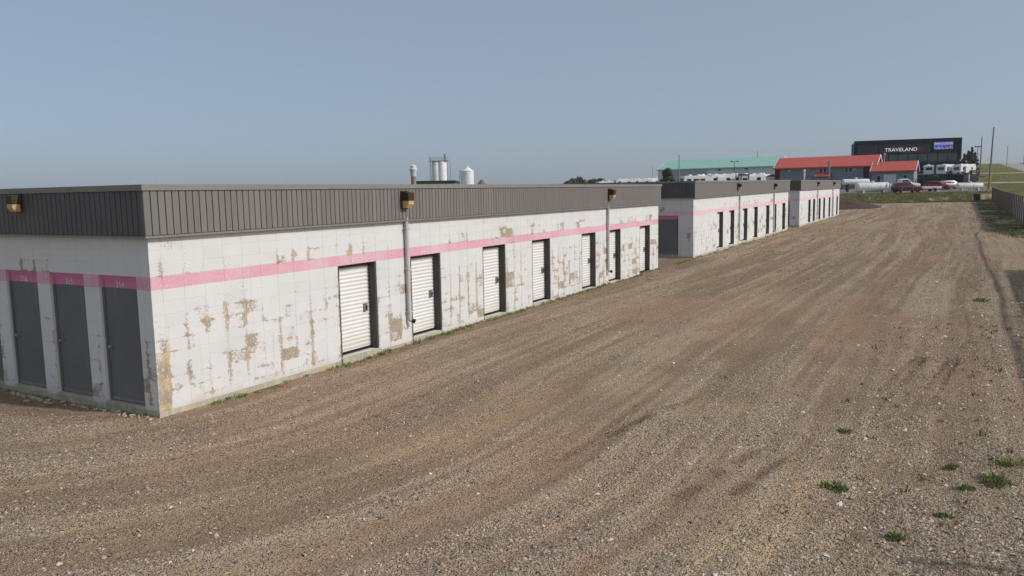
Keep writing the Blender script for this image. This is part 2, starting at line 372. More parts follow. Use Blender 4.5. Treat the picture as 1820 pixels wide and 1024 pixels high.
# larger pale stones, mostly on the rough right margin
N1 = 2600; BX = rg.uniform(-3.5, 26, N1); BY = -13.2+4.6*rg.beta(1.2, 1.6, N1); BX2 = rg.uniform(-4, 12, 500); BY2 = rg.uniform(-12, -3, 500)
BX = np.concatenate([BX, BX2]); BY = np.concatenate([BY, BY2]); bs = .014+.012*rg.pareto(3.5, len(BX)).clip(0, 2.2)
bc = np.array([c3(c) for c in ((226,215,197),(206,191,169),(240,231,216),(188,168,146))])[rg.integers(0, 4, len(BX))]
pale = scatter_stones('pale_gravel', BX, BY, bs, bc, m_stone, 8); tag(pale, 'larger pale stones scattered along the rough right margin', 'gravel', kind='stuff')
print('stones', n, len(xs)*len(ys))

# ------------------------------------------------------------------ roads and driveways draped on the terrain
def strip(name, pts, width, mat, lift=.05, n=160, cross=6, parts=None):
    pts = [Vector((p[0], p[1], 0)) for p in pts]; L = [0]
    for a, b in zip(pts, pts[1:]): L.append(L[-1]+(b-a).length)
    t = np.linspace(0, L[-1], n); px = np.interp(t, L, [p.x for p in pts]); py = np.interp(t, L, [p.y for p in pts])
    dx = np.gradient(px); dy = np.gradient(py); l = np.hypot(dx, dy); nx, ny = -dy/l, dx/l
    w = np.linspace(-width/2, width/2, cross)[:, None]
    X = px[None]+nx[None]*w; Y = py[None]+ny[None]*w
    Z = ground_h(X, Y)+lift; Z[0] -= .25; Z[-1] -= .25
    return sheet(name, X, Y, Z, mat)
m_road = paint('road_asphalt', c3((164, 158, 150)), .9, var=.15, scale=.15, spec=.2)
m_drive = paint('driveway_gravel', c3((168, 158, 138)), .95, var=.18, scale=.4, spec=.1)
tag(strip('road', [(-60, -36), (250, -34), (480, -36), (640, -38), (900, -40)], 12.5, m_road, .12, 400), kind='structure')
for nm, f in (('driveway', 168), ('driveway', 250)):
    a, b = yard(f, .55), yard(f, .70); tag(strip(nm, [a, b], 5.0 if f < 200 else 7.0, m_drive, .12, 60), kind='structure')

# ------------------------------------------------------------------ storage buildings
LEN, DEP, ZF, ZT, OV = 23.6, 9.2, 2.79, 3.585, .10
PZ0, PZ1 = 1.98, 2.18
PINK = c3((222, 154, 173))
def wall_material(name, root, seed, amount, pink=PINK):
    g = G(name); p = g.coord('Object', root); x, y, z = g.sep(p); nx, ny, nz = g.sep(g.nrm())
    side = nx.abs().gt(.5); s = x*(1-side)+y*side
    q = g.vec(s+seed*13.7, side*7.1+seed, z)
    wob = g.noise(q, 9, 4, .6)-.5; wob2 = g.noise(g.vec(s+seed*7.7, 3.1, z), 8, 4, .6)-.5
    c0 = (s-.2)/.4; r0 = (z+.02)/.2; c = c0+wob*.55; r = r0+wob2*.7
    dj0 = ((c0+.5).fract()-.5).abs()*.4; dh0 = ((r0+.5).fract()-.5).abs()*.2
    dj = ((c0+wob*.16+.5).fract()-.5).abs()*.4; dh = ((r+.5).fract()-.5).abs()*.2
    cell = g.vec(c.floor()+seed*17, r.floor()+side*31, seed); w1 = g.white(cell)
    cell0 = g.vec(c0.floor()+seed*17, r0.floor()+side*31, seed+2.5); w0 = g.white(cell0)
    colid = g.vec((c0+.5).floor()+seed*5, g.m('FLOOR', r*.5), 3.3+seed); wj = g.white(colid)
    big = g.noise(q, .75, 2, .5); mid = g.noise(q, 3.2, 4, .6); fine = g.noise(q, 30, 6, .72, .5)
    low = g.ss(z, 2.0, 1.2)*.55*g.ss(z, .0, .3) + .12 + g.ss(z, 2.12, 2.22)*g.ss(z, 2.52, 2.3)*.9*g.ss(g.noise(g.vec(s+seed*3, 0, 9.), .9, 1), .48, .58)
    vj = g.ss(dj, .085, .0)*g.ss(wj, .1, .7); hj = g.ss(dh, .04, .0)*g.ss(mid, .42, .58)
    corner = g.ss(s+wob*.1, .26, .12)*g.ss(z, 1.25, .8)*g.ss(z, -.1, .1)*(1-side)*y.lt(.06)
    whole = g.ss(w1, .80, .9)*g.ss(big, .42, .56)
    e = fine + vj*.21*low*1.6 + hj*.13*low*1.5 + whole*.20*low*1.7 + g.ss(mid, .5, .64)*.17*low*1.4 + corner*.24 + (big-.5)*.30 + amount - side*.1
    peel = g.ss(e, .680, .694); rim = g.ss(e, .66, .680)*(1-peel)
    white = g.mix(g.noise(q, 1.7, 5, .6), (.645, .642, .628), (.745, .742, .727))
    white = g.mix(g.ss(w0, .6, 1.)*.3, white, (.60, .62, .62))
    white = g.mix(g.ss(z+g.noise(q, 2.5, 4)*.35, .42, .12)*.45, white, c3((176, 162, 128)))          # splash dirt at the foot
    strk = g.ss(g.noise(g.vec(s*9+seed, side, z*.5), 1.0, 4), .58, .75); white = g.mix(strk*.22, white, c3((170, 165, 155)))
    pk = g.ss(z, PZ0-.004, PZ0+.004)*g.ss(z, PZ1+.004, PZ1-.004)
    fade = g.ss(g.noise(q, 22, 4, .65), .5, .64)*.55+g.ss(g.noise(g.vec(s*.7+seed, 0., 1.), 1., 2), .42, .65)*.45
    pinkc = g.mix(g.noise(q, 2.3, 4)*.7, pink, tuple(.5*a+.5*b for a, b in zip(pink, (.74, .60, .62))))
    col = g.mix(pk, white, g.mix(fade, pinkc, (.72, .60, .60)))
    joint = g.ss(dj0, .008, .003)+g.ss(dh0, .007, .003)
    col = g.mix(g.clamp(joint)*.10*g.ss(mid, .35, .6), col, c3((150, 146, 138)))
    bare = g.ramp(g.noise(q, 5.5, 5, .6), [(.3, c3((150, 131, 106))), (.5, c3((192, 168, 132))), (.7, c3((212, 190, 154)))])
    bare = g.mix(g.ss(g.noise(q, 2.1, 4, .6)*.6+w1*.4, .48, .6)*.7, bare, c3((154, 144, 131)))
    bare = g.mix(g.ss(g.noise(q, 30, 3), .55, .66)*.8, bare, c3((206, 198, 182)))
    col = g.mix(peel, col, bare); col = g.mix(rim*.5, col, c3((140, 134, 126)))
    g.bump((1-peel)*.6+g.noise(q, 60, 3)*.3, .006, .7)
    return g.done(col, .82, 0, .25)
def fascia_material():
    g = G('fascia_metal'); p = g.pos(); n_ = g.n('ShaderNodeObjectInfo'); ran = E(g, n_.outputs['Random'])
    st = g.noise(g.vscale(p, (1.6, 1.6, .12)), 5, 4, .6); n1 = g.noise(p, .9, 4)
    col = g.mix(g.clamp(n1*.5+ran*.5), c3((114, 109, 105)), c3((128, 123, 118)))
    col = g.mix(g.ss(st, .52, .72)*.3, col, c3((146, 138, 126))); col = g.mix(g.ss(g.noise(p, 26, 3), .64, .72)*.25, col, c3((92, 84, 76)))
    g.bump(g.noise(g.vscale(p, (1, 1, .4)), 3., 3), .02, .5)
    return g.done(col, g.m('ADD', g.m('MULTIPLY', st, .3), .35), 0, .4)
m_fascia = fascia_material()
m_endf = paint('end_fascia_dark', c3((92, 90, 89)), .5, 0, .12, 1.5, .4)  # end fascia panels get a darker tone than the front ones
m_cap = paint('cap_metal', c3((134, 128, 121)), .5, 0, .10, 1.5, .45)
m_dark = paint('dark_frame', c3((74, 71, 68)), .6, 0, .12, 6)
def curtain_material():
    g = G('door_curtain_paint'); p = g.pos(); x, y, z = g.sep(p); n1 = g.noise(p, 1.3, 4); st = g.noise(g.vec(x*14, y, z*.8), 1., 4, .65)
    col = g.mix(n1, (.735, .725, .69), (.82, .812, .78)); col = g.mix(g.ss(st, .55, .75)*.25, col, (.60, .57, .50))
    col = g.mix(g.ss(z+n1*.5, .85, .3)*.35, col, c3((176, 162, 136))); col = g.mix(g.ss(g.noise(p, 45, 3), .68, .76)*.4, col, c3((150, 140, 124)))
    g.bump(g.noise(g.vec(x*3, y, z*3), 1., 3), .02, .6)
    return g.done(col, .5, 0, .35)
m_curtain = curtain_material()
m_steel = paint('galvanised_steel', c3((150, 152, 154)), .45, .6, .2, 8)
m_black = paint('black_metal', c3((24, 24, 25)), .5, 0, .2, 9)
m_concrete = paint('footing_concrete', c3((188, 180, 160)), .95, 0, .25, 3.5, .15, .01, 40)
m_roof = paint('roof_membrane', c3((110, 108, 104)), .9, 0, .2, 1)
m_bronze = paint('lamp_bronze', c3((72, 58, 44)), .55, .2, .2, 14)
m_lens = paint('yellowed_lens', c3((206, 176, 124)), .3, 0, .15, 20, .5)
m_pipe = paint('pipe_white', c3((190, 188, 184)), .45, 0, .10, 3)
m_num = paint('number_white', (.78, .76, .76), .7, 0, .1, 30)
def door_leaf_material():
    g = G('grey_door_paint'); p = g.pos(); x, y, z = g.sep(p)
    base = g.mix(g.noise(p, 1.6, 5), c3((96, 98, 100)), c3((116, 118, 120)))
    pk = g.ss(z, PZ0-.004, PZ0+.004)
    base = g.mix(g.ss(g.noise(g.vec(x*9, y*9, z*.7), 1., 4), .56, .74)*.4, base, c3((134, 132, 128))); base = g.mix(g.ss(z+g.noise(p, 3., 4)*.4, .75, .3)*.4, base, c3((136, 126, 112)))
    return g.done(g.mix(pk, base, c3((205, 128, 160))), .55, 0, .35)
m_leaf = door_leaf_material()
def text_mesh(body, size, depth=.004):
    cu = bpy.data.curves.new('lettering', 'FONT'); cu.body = body; cu.size = size; cu.extrude = depth; cu.align_x = 'CENTER'; cu.resolution_u = 3
    o = bpy.data.objects.new('lettering', cu); COL.objects.link(o); bpy.context.view_layer.update()
    me = bpy.data.meshes.new_from_object(o); bpy.data.objects.remove(o); bpy.data.curves.remove(cu); me.name = 'lettering'; return me
def face_matrix(origin, right, upv=(0, 0, 1)):
    r_ = Vector(right).normalized(); u_ = Vector(upv).normalized(); n_ = r_.cross(u_); m = Matrix((r_, u_, n_)).transposed().to_4x4(); m.translation = Vector(origin); return m
_blk = {}
def block_mesh(w, h, d=.05, c=.003):
    k = (round(w, 3), round(h, 3), d)
    if k in _blk: return _blk[k]
    # local: x along wall 0..w, y depth (0 = face), z 0..h; the face is chamfered
    vs = [(c,0,c),(w-c,0,c),(w-c,0,h-c),(c,0,h-c),(0,c,0),(w,c,0),(w,c,h),(0,c,h),(0,d,0),(w,d,0),(w,d,h),(0,d,h)]
    fs = [(0,1,2,3),(4,5,1,0),(5,6,2,1),(6,7,3,2),(7,4,0,3),(8,9,5,4),(9,10,6,5),(10,11,7,6),(11,8,4,7)]
    me = bpy.data.meshes.new('block'); me.from_pydata(vs, [], fs); me.update(); _blk[k] = me; return me
FRONT = [(4.2,5.4),(6.6,7.8),(9.73,10.93),(12.48,13.66),(15.97,17.13),(18.27,19.43),(21.42,22.6)]
def curtain_mesh(w, z0, z1):
    b = MB(); pitch = .078; n = int((z1-z0)/pitch); pz = (z1-z0)/n; prof = []
    for k in range(n):
        a = z0+k*pz; prof += [(.0, a), (.012, a+.012), (.012, a+pz*.34), (0, a+pz*.5), (-.002, a+pz*.8)]
    prof.append((0, z1)); m = len(prof)
    vs = [(0, y, z) for y, z in prof]+[(w, y, z) for y, z in prof]
    b.add(vs, [(i, i+m, i+1+m, i+1) for i in range(m-1)])
    return b.mesh('curtain', 50)
def make_building(loc, tilt, seed, label, amount, ends, pipes, lamps, near, nums, end_nums, pipe_low=.56):
    root = empty('storage_building', loc, 0, label, 'building', 'storage buildings in a row'); root.rotation_euler = (0, -tilt, 0)
    m_wall = wall_material('painted_block_%d' % seed, root, seed, amount, PINK if seed == 1 else c3((232, 186, 196)))
    FT, ZS = 1.98, .12
    # backing walls behind the block faces
    b = MB(); B0 = .0028; xs_ = [B0]
    for a, c in FRONT:
        b.box(xs_[-1], a, B0, .3, -.5, 2.85); b.box(a, c, B0, .3, FT, 2.85); b.box(a, c, B0, .3, -.5, ZS); xs_.append(c)
    b.box(xs_[-1], LEN-B0, B0, .3, -.5, 2.85)
    ye = .3
    for a, c, top in ends:
        b.box(B0, .2, ye, a, -.5, 2.85); b.box(B0, .2, a, c, top, 2.85); b.box(B0, .2, a, c, -.5, ZS); ye = c
    b.box(B0, .2, ye, DEP, -.5, 2.85); b.box(LEN-.2, LEN-B0, .3, DEP, -.5, 2.85); b.box(.2, LEN-.2, DEP-.2, DEP, -.5, 2.85)
    wall = b.build('wall', m_wall, root)
    # blocks
    B = []
    def rows(face, length, ops):
        edges = [0, .2]; 
        while edges[-1] < length-.01: edges.append(min(edges[-1]+.4, length))
        for k in range(14):
            z0 = max(-.02+.2*k, .085); z1 = -.02+.2*(k+1); zc = (z0+z1)/2
            for a, c in zip(edges, edges[1:]):
                iv = [(a, c)]
                for o in ops:
                    if o[2] < zc < o[3]:
                        iv = [t for (p, q) in iv for t in ((p, min(q, o[0])), (max(p, o[1]), q)) if t[1]-t[0] > .03]
                for p, q in iv: B.append((face, p, q, z0, z1))
    rows('f', LEN, [(a, c, ZS, FT) for a, c in FRONT]); rows('e', DEP, [(a, c, ZS, t) for a, c, t in ends])
    def centre(t): return Vector(((t[1]+t[2])/2, 0, (t[3]+t[4])/2)) if t[0] == 'f' else Vector((0, (t[1]+t[2])/2, (t[3]+t[4])/2))
    def seen(t): return -(centre(t)+Vector(loc)-CAM).length if (t[0] == 'f' or t[1] < 4.6) else -999
    B.sort(key=seen, reverse=True); nb = 300 if near else 0; jit = random.Random(seed)
    rest = MB(); jg = .0016
    for i, (fc, p, q, z0, z1) in enumerate(B):
        w = round(q-p-2*jg, 3); h = round(z1-z0-2*jg, 3); me = block_mesh(w, h); dy = jit.uniform(-.0015, .0015)
        T = Matrix.Translation((p+jg, dy, z0+jg)) if fc == 'f' else Matrix(((0,1,0,dy),(1,0,0,p+jg),(0,0,1,z0+jg),(0,0,0,1)))
        if i < nb:
            o = link('block', me, wall, m_wall)
            if fc == 'f': o.location = (p+jg, dy, z0+jg)
            else: o.rotation_euler = (0, 0, -math.pi/2); o.location = (dy, q-jg, z0+jg)
        else: rest.add([T @ v.co for v in me.vertices], [tuple(f.vertices) for f in me.polygons])
    tag(rest.build('block_courses', m_wall, wall), kind='stuff')
    # footing
    b = MB(); x = -.015
    b.box(-.015, LEN+.015, -.015, .0, -.6, .075); b.box(-.015, .0, 0, DEP, -.6, .075); b.build('footing', m_concrete, root)
    # fascia
    b = MB(); o1 = OV-.028
    b.box(-o1, LEN+o1, -o1, .12, ZF+.004, 3.52); b.box(-o1, .12, .12, DEP+o1, ZF+.004, 3.52); b.box(LEN-.12, LEN+o1, .12, DEP+o1, ZF+.004, 3.52); b.box(.12, LEN-.12, DEP-.12, DEP+o1, ZF+.004, 3.52)
    fas = b.build('fascia', m_fascia, root)
    pw = .127; pm = block_mesh(pw-.015, 3.49-2.822, .045, .004).copy(); pm.name = 'panel'; pme = pm.copy(); pr = MB(); pre = MB(); P = []
    L0 = -OV; npan = int((LEN+2*OV)/pw)
    for k in range(npan): P.append(('f', L0+k*pw))
    for k in range(int((DEP+OV)/pw)): P.append(('e', -OV+.02+k*pw))
    cnt = 0
    for fc, a in P:
        if near and ((fc == 'f' and a < 11) or (fc == 'e' and a < 4.5)):
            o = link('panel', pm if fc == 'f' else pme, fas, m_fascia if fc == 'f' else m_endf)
            if fc == 'f': o.location = (a+.0075, -OV, 2.822)
            else: o.rotation_euler = (0, 0, -math.pi/2); o.location = (-OV, a+pw-.0075, 2.822)
        else:
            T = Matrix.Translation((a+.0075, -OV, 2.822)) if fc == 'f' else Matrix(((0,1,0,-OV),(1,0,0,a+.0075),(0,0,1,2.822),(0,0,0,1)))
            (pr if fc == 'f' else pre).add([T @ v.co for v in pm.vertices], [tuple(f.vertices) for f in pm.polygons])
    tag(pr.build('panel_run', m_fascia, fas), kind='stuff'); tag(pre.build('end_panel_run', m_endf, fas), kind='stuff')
    def ring(name, o, z0, z1, inn, mat):
        b = MB(); b.box(-o, LEN+o, -o, -inn, z0, z1); b.box(-o, -inn, -inn, DEP+o, z0, z1); b.box(LEN+inn, LEN+o, -inn, DEP+o, z0, z1); b.box(-inn, LEN+inn, DEP+inn, DEP+o, z0, z1)
        return b.build(name, mat, root)
    ring('cap_flashing', OV+.022, 3.495, ZT, -.16, m_cap); ring('drip_trim', OV+.008, 2.782, 2.815, .05, m_cap)
    MB().box(.12, LEN-.12, .12, DEP-.12, 3.2, 3.35).build('roof', m_roof, root)
    # roll-up doors
    for i, (a, c) in enumerate(FRONT):
        w = c-a-.05
        d = link('roll_up_door', curtain_mesh(w, ZS+.06, FT-.02), root, m_curtain); d.location = (a+.025, .185, 0)
        MB().box(0, .05, .0, .25, ZS, FT-.002).build('jamb', m_dark, d).location = (w+.0245-.05+.003, -.172, 0)
        MB().box(-.022, .026, .0, .25, ZS, FT-.002).build('jamb', m_dark, d).location = (0, -.172, 0)
        MB().box(0, w-.03, -.03, .05, FT-.075, FT-.003).build('header', m_dark, d).location = (0.027, 0, 0)
        MB().box(.03, w-.03, -.014, .02, ZS+.012, ZS+.062).build('bottom_bar', m_black, d)
        lb = MB(); lb.box(-.06, .05, -.03, .006, .0, .17); lb.box(-.045, .035, -.045, -.03, .03, .14); lt = lb.build('latch', m_steel, d); lt.location = (w-.17, 0, .93)
        MB().box(-.02, .015, -.06, -.045, .05, .12).build('padlock', m_black, lt)
        MB().box(a-.01, c+.01, -.045, .2, -.3, ZS-.003).build('sill', m_concrete, root)
        if nums:
            t = link('unit_number', text_mesh(nums[i], .11, .001), d, m_num); t.matrix_local = face_matrix((w*.42, -.185-.002, PZ0+.055), (1, 0, 0))
    # end doors
    for i, (a, c, top) in enumerate(ends):
        w = c-a
        d = link('entry_door', MB().box(.065, .105, .05, w-.05, ZS+.05, top-.075).mesh('entry_door'), root, m_leaf); d.location = (0, a, 0)
        f = MB(); f.box(.045, .19, .001, .048, ZS, top-.002); f.box(.045, .19, w-.048, w-.001, ZS, top-.002); f.box(.046, .19, .048, w-.048, top-.073, top-.002); f.build('frame', m_leaf, d)
        for zz in (.32, 1.05, 1.78):
            MB().tube([(.058, .05, zz-.07), (.058, .05, zz+.07)], .014, 8).build('hinge', m_black, d, 40)
        kb = MB(); kb.lathe([(.012, 0), (.012, -.03), (.028, -.035), (.032, -.05), (.022, -.065)], 14, (.065, w-.13, 1.02), 'x'); kb.lathe([(.035, 0), (.035, -.006)], 14, (.065, w-.13, 1.02), 'x'); kb.build('knob', m_steel, d, 50)
        MB().box(.052, .064, .055, w-.055, ZS+.02, ZS+.075).build('sweep', m_steel, d)
        MB().box(-.03, .2, a+.002, c-.002, ZS-.04, ZS+.008).build('threshold', m_concrete, root)
        if end_nums and i < len(end_nums):
            t = link('unit_number', text_mesh(end_nums[i], .135, .001), d, m_num); t.matrix_local = face_matrix((.062, w*.52, PZ0+.012), (0, -1, 0))
    # downpipes
    for xp in pipes:
        pb = MB(); pb.tube([(0, 0, 2.86), (0, 0, pipe_low+.08), (-.005, -.01, pipe_low+.02), (.03, -.07, pipe_low-.01)], .044, 14); dp = pb.build('downpipe', m_pipe, root, 40); dp.location = (xp, -.062, 0)
        for zz in (.75, 1.7, 2.6):
            bk = MB(); bk.box(-.06, .06, -.053, .062, zz, zz+.03); bk.build('bracket', m_pipe, dp)
        MB().tube([(.02, -.055, pipe_low), (.06, -.12, pipe_low-.02)], .048, 12).build('outlet', m_black if near else m_pipe, dp, 40)
    return root
def wall_light(loc, rz, label, sc=1.):
    r_ = empty('wall_light', loc, rz, label, 'light', 'wall lights on the fascias'); r_.scale = (sc, sc, sc)
    MB().cbox(-.12, .12, -.03, .0, -.2, .2, .008).build('back_plate', m_bronze, r_)
    h = MB(); h.prism([(-.03, .18), (-.2, .15), (-.2, .0), (-.03, .0)], -.105, .105, 'x'); h.build('housing', m_bronze, r_)
    l = MB(); l.prism([(-.03, -.003), (-.195, -.003), (-.19, -.1), (-.12, -.18), (-.03, -.18)], -.095, .095, 'x'); ln = l.build('lens', m_lens, r_)
    rim = MB(); rim.box(-.103, .103, -.204, -.192, -.02, .0); rim.box(-.103, -.096, -.2, -.03, -.02, 0); rim.box(.096, .103, -.2, -.03, -.02, 0); rim.build('rim', m_bronze, ln)
    return r_
ENDS1 = [(.34,1.28,2.19),(1.67,2.61,2.19),(2.97,3.91,2.19),(4.26,5.2,2.19),(5.55,6.49,2.19),(6.84,7.78,2.19)]
ENDS2 = [(.72,2.0,2.0),(3.4,4.6,2.0),(5.6,6.8,2.0)]
b1 = make_building((0, 0, 0), 0, 1, 'nearest white block storage building with peeling paint and three numbered grey end doors', .0, ENDS1, [6.42, 18.1], None, True,
    ['213','212','211','210','209','208','207'], ['214','215','216'])
b2 = make_building((28.6, 0, .16), .0063, 2, 'middle white storage building with one wide grey end door', -.05, ENDS2, [8.75, 18.3], None, False, None, ['206'], .25)
b3 = make_building((56.95, 0, .33), .0027, 3, 'farthest white storage building, smallest of the row of three', -.06, ENDS2, [8.75, 18.3], None, False, None, None, .25)
wall_light((6.3, -OV-.012, 3.25), 0, 'bronze wall light with yellowed lens above the nearest downpipe')
wall_light((18.1, -OV-.012, 3.24), 0, 'bronze wall light above the far downpipe of the nearest building')
wall_light((-OV-.012, 3.1, 3.34), -math.pi/2, 'wall light on the shaded end fascia above the numbered grey doors', .8)
for bx, zz, nm in ((28.6, .2, 'middle'), (56.95, .36, 'farthest')):
    for xx, w in ((8.0, 'left'), (18.0, 'right')):
        wall_light((bx+xx, -OV-.012, 3.25+zz), 0, '%s of the two wall lights on the %s storage building' % (w, nm))

# ------------------------------------------------------------------ fences on the right
m_board = paint('weathered_board', c3((236, 234, 229)), .9, 0, .22, 5)
m_post = paint('weathered_post', c3((128, 118, 106)), .9, 0, .25, 6)
m_galv = paint('fence_galvanised', c3((150, 150, 148)), .5, .5, .15, 8)
m_screen = paint('fence_screen', c3((70, 74, 72)), .9, 0, .15, 4)
FY = -15.2
root = empty('board_fence', (52, FY, gz1(52, FY)), 0, 'weathered pale grey board fence running down the right side of the lot', 'fence')
fr = random.Random(4); x = 52.0; panel_variants = []
for v in range(3):
    b = MB(); xx = 0.0
    while xx < 2.38:
        w = fr.uniform(.125, .145); t = fr.uniform(-.05, .05); b.box(xx, xx+w-.016, fr.uniform(-.004, .004), .022, .06, 2.0+t); xx += w
    b.box(0, 2.4, .022, .06, .35, .43); b.box(0, 2.4, .022, .06, 1.6, 1.68); panel_variants.append(b.mesh('board_panel'))
pm_ = MB().box(-.055, .055, .06, .17, -.6, 2.05).mesh('post'); k = 0
while x < 133.5:
    z = gz1(x, FY)-gz1(52, FY); z2 = gz1(x+2.4, FY)-gz1(52, FY)
    o = link('board_panel', panel_variants[k % 3], root, m_board); o.location = (x-52, 0, z); o.rotation_euler = (fr.uniform(-.012, .012), -math.atan2(z2-z, 2.4), 0)
    p = link('post', pm_, root, m_post); p.location = (x-52, 0, z); x += 2.41; k += 1
root = empty('rail_fence', (-8, FY, 0), 0, 'steel rail fence with a screened bay continuing the board fence towards the viewer', 'fence')
for i in range(21):
    xx = i*3.0; z = gz1(xx-8, FY)
    MB().tube([(xx, 0, z-.5), (xx, 0, z+2.31)], .035, 8).build('post', m_galv, root, 40)
b = MB(); b.tube([(i*1.5, .03*math.sin(i*.9)+.07*math.sin(i*.21+1), gz1(i*1.5-8, FY)+2.33+.02*math.sin(i*.53)) for i in range(41)], .04, 8); b.build('top_rail', m_galv, root, 40)
b = MB()
for i in range(5, 12):
    x0 = i*3.0-.5; x1 = x0+2.98; z0 = gz1(x0-8, FY); b.box(x0, x1, -.05, -.04, z0+.05, z0+2.06)
b.build('screen', m_screen, root)
root = empty('open_gate', (.3, -15.1, 0), R(77), 'open pipe gate leaf swung in from the rail fence', 'gate')
b = MB(); b.tube([(0, 0, .1), (0, 0, 2.46), (1.1, 0, 2.46), (1.1, 0, .1), (0, 0, .1)], .045, 8); b.build('frame', m_galv, root, 40)
MB().tube([(0, 0, .3), (1.1, 0, 2.1)], .03, 8).build('brace', m_galv, root, 40)

# ------------------------------------------------------------------ yard objects
m_white = paint('tank_white', (.74, .75, .75), .4, 0, .08, 1.5, .4)
m_white2 = paint('panel_white', (.70, .70, .69), .5, 0, .08, 1.2, .4)
m_glass = paint('dark_glass', (.02, .025, .03), .12, 0, .2, 3, .6)
m_tyre = paint('tyre', (.02, .02, .02), .85, 0, .2, 10)
m_maroon = paint('maroon_paint', c3((98, 22, 32)), .25, .2, .06, 2, .6)
m_red = paint('red_paint', c3((168, 28, 34)), .3, .1, .08, 2, .6)
m_silver = paint('silver_paint', c3((176, 178, 180)), .3, .4, .06, 2, .5)
m_trim = paint('dark_trim', c3((38, 38, 40)), .6, 0, .15, 5)
m_redlens = paint('tail_lens', c3((140, 20, 22)), .3, 0, .1, 10)
m_clear = paint('head_lens', c3((220, 220, 220)), .2, 0, .1, 10)
def place(name, f, k, rz, label, cat, group=None, dz=0.):
    x, y = yard(f, k); return empty(name, (x, y, gz1(x, y)+dz), rz, label, cat, group)
FACE = math.atan2(.4885, .8726) - math.pi/2       # object +x points to the viewer's right, +y away from the viewer
def tank(f, k, L, dia, label, lift=.35, dom=.5):
    r_ = place('white_tank', f, k, FACE, label, 'tank', 'white tanks in the yard'); a = dia/2; prof = []
    for i in range(8): t = i/7*math.pi/2; prof.append((a*math.sin(t)+.001, -L/2-a*dom*math.cos(t)+a*dom))
    prof += [(a, L/2-a*dom)]
    for i in range(1, 8): t = math.pi/2*(1-i/7); prof.append((a*math.sin(t)+.001, L/2+a*dom*math.cos(t)-a*dom))
    MB().lathe(prof, 32, (0, 0, lift+a), 'x').build('shell', m_white, r_, 40)
    for s in (-1, 1):
        b = MB(); b.prism([(-a*.9, 0), (a*.9, 0), (a*.75, lift+a*.45), (-a*.75, lift+a*.45)], s*L*.3-.1, s*L*.3+.1, 'x'); b.build('saddle', m_trim if lift > .5 else m_white2, r_)
    b = MB(); b.lathe([(.26, 0), (.26, .22), (.2, .28)], 16, (0, 0, lift+dia-.03)); b.build('dome', m_white2, r_, 40)
    b = MB(); b.tube([(L*.22, 0, lift+dia-.05), (L*.22, 0, lift+dia+.18), (L*.36, 0, lift+dia+.18)], .04, 8); b.build('valve_pipe', m_steel, r_, 40)
    for s in (-.18, .18):
        MB().lathe([(a+.012, -.03), (a+.012, .03)], 32, (s*L, 0, lift+a), 'x').build('weld_band', m_white2, r_, 40)
    return r_
tank(132, 0.4521, 5.6, 1.55, 'large white propane tank lying left of the maroon car', .15)
tank(139, 0.4310, 4.8, 1.0, 'raised white propane tank behind the largest one', 1.15)
tank(133, 0.5735, 4.4, 1.0, 'white propane tank at the right end of the yard near the leaning pole', .3, .35)
def small_tank(f, k, label):
    r_ = place('upright_cylinder', f, k, 0, label, 'gas cylinder', 'white gas cylinders by the maroon car')
    MB().lathe([(.18, .02), (.24, .06), (.26, .2), (.26, 1.15), (.2, 1.32), (.06, 1.38)], 18).build('shell', m_white, r_, 40)
    MB().lathe([(.14, 1.36), (.15, 1.52), (.13, 1.52)], 14).build('collar', m_white2, r_, 40)
for px, lb in ((0.4703, 'leftmost'), (0.4739, 'middle'), (0.4774, 'rightmost')): small_tank(130.5, px, '%s of three white upright gas cylinders beside the maroon car' % lb)
def wheel(x, y, rad, w, r_):
    t = MB(); t.lathe([(rad*.6, -w/2), (rad*.93, -w/2), (rad, -w*.35), (rad, w*.35), (rad*.93, w/2), (rad*.6, w/2)], 22, (x, y, rad), 'y'); o = t.build('wheel', m_tyre, r_, 40)
    MB().lathe([(rad*.6, -w*.42), (rad*.5, -w*.45), (rad*.5, w*.45), (rad*.6, w*.42)], 16, (x, y, rad), 'y').build('rim', m_silver, o, 40)
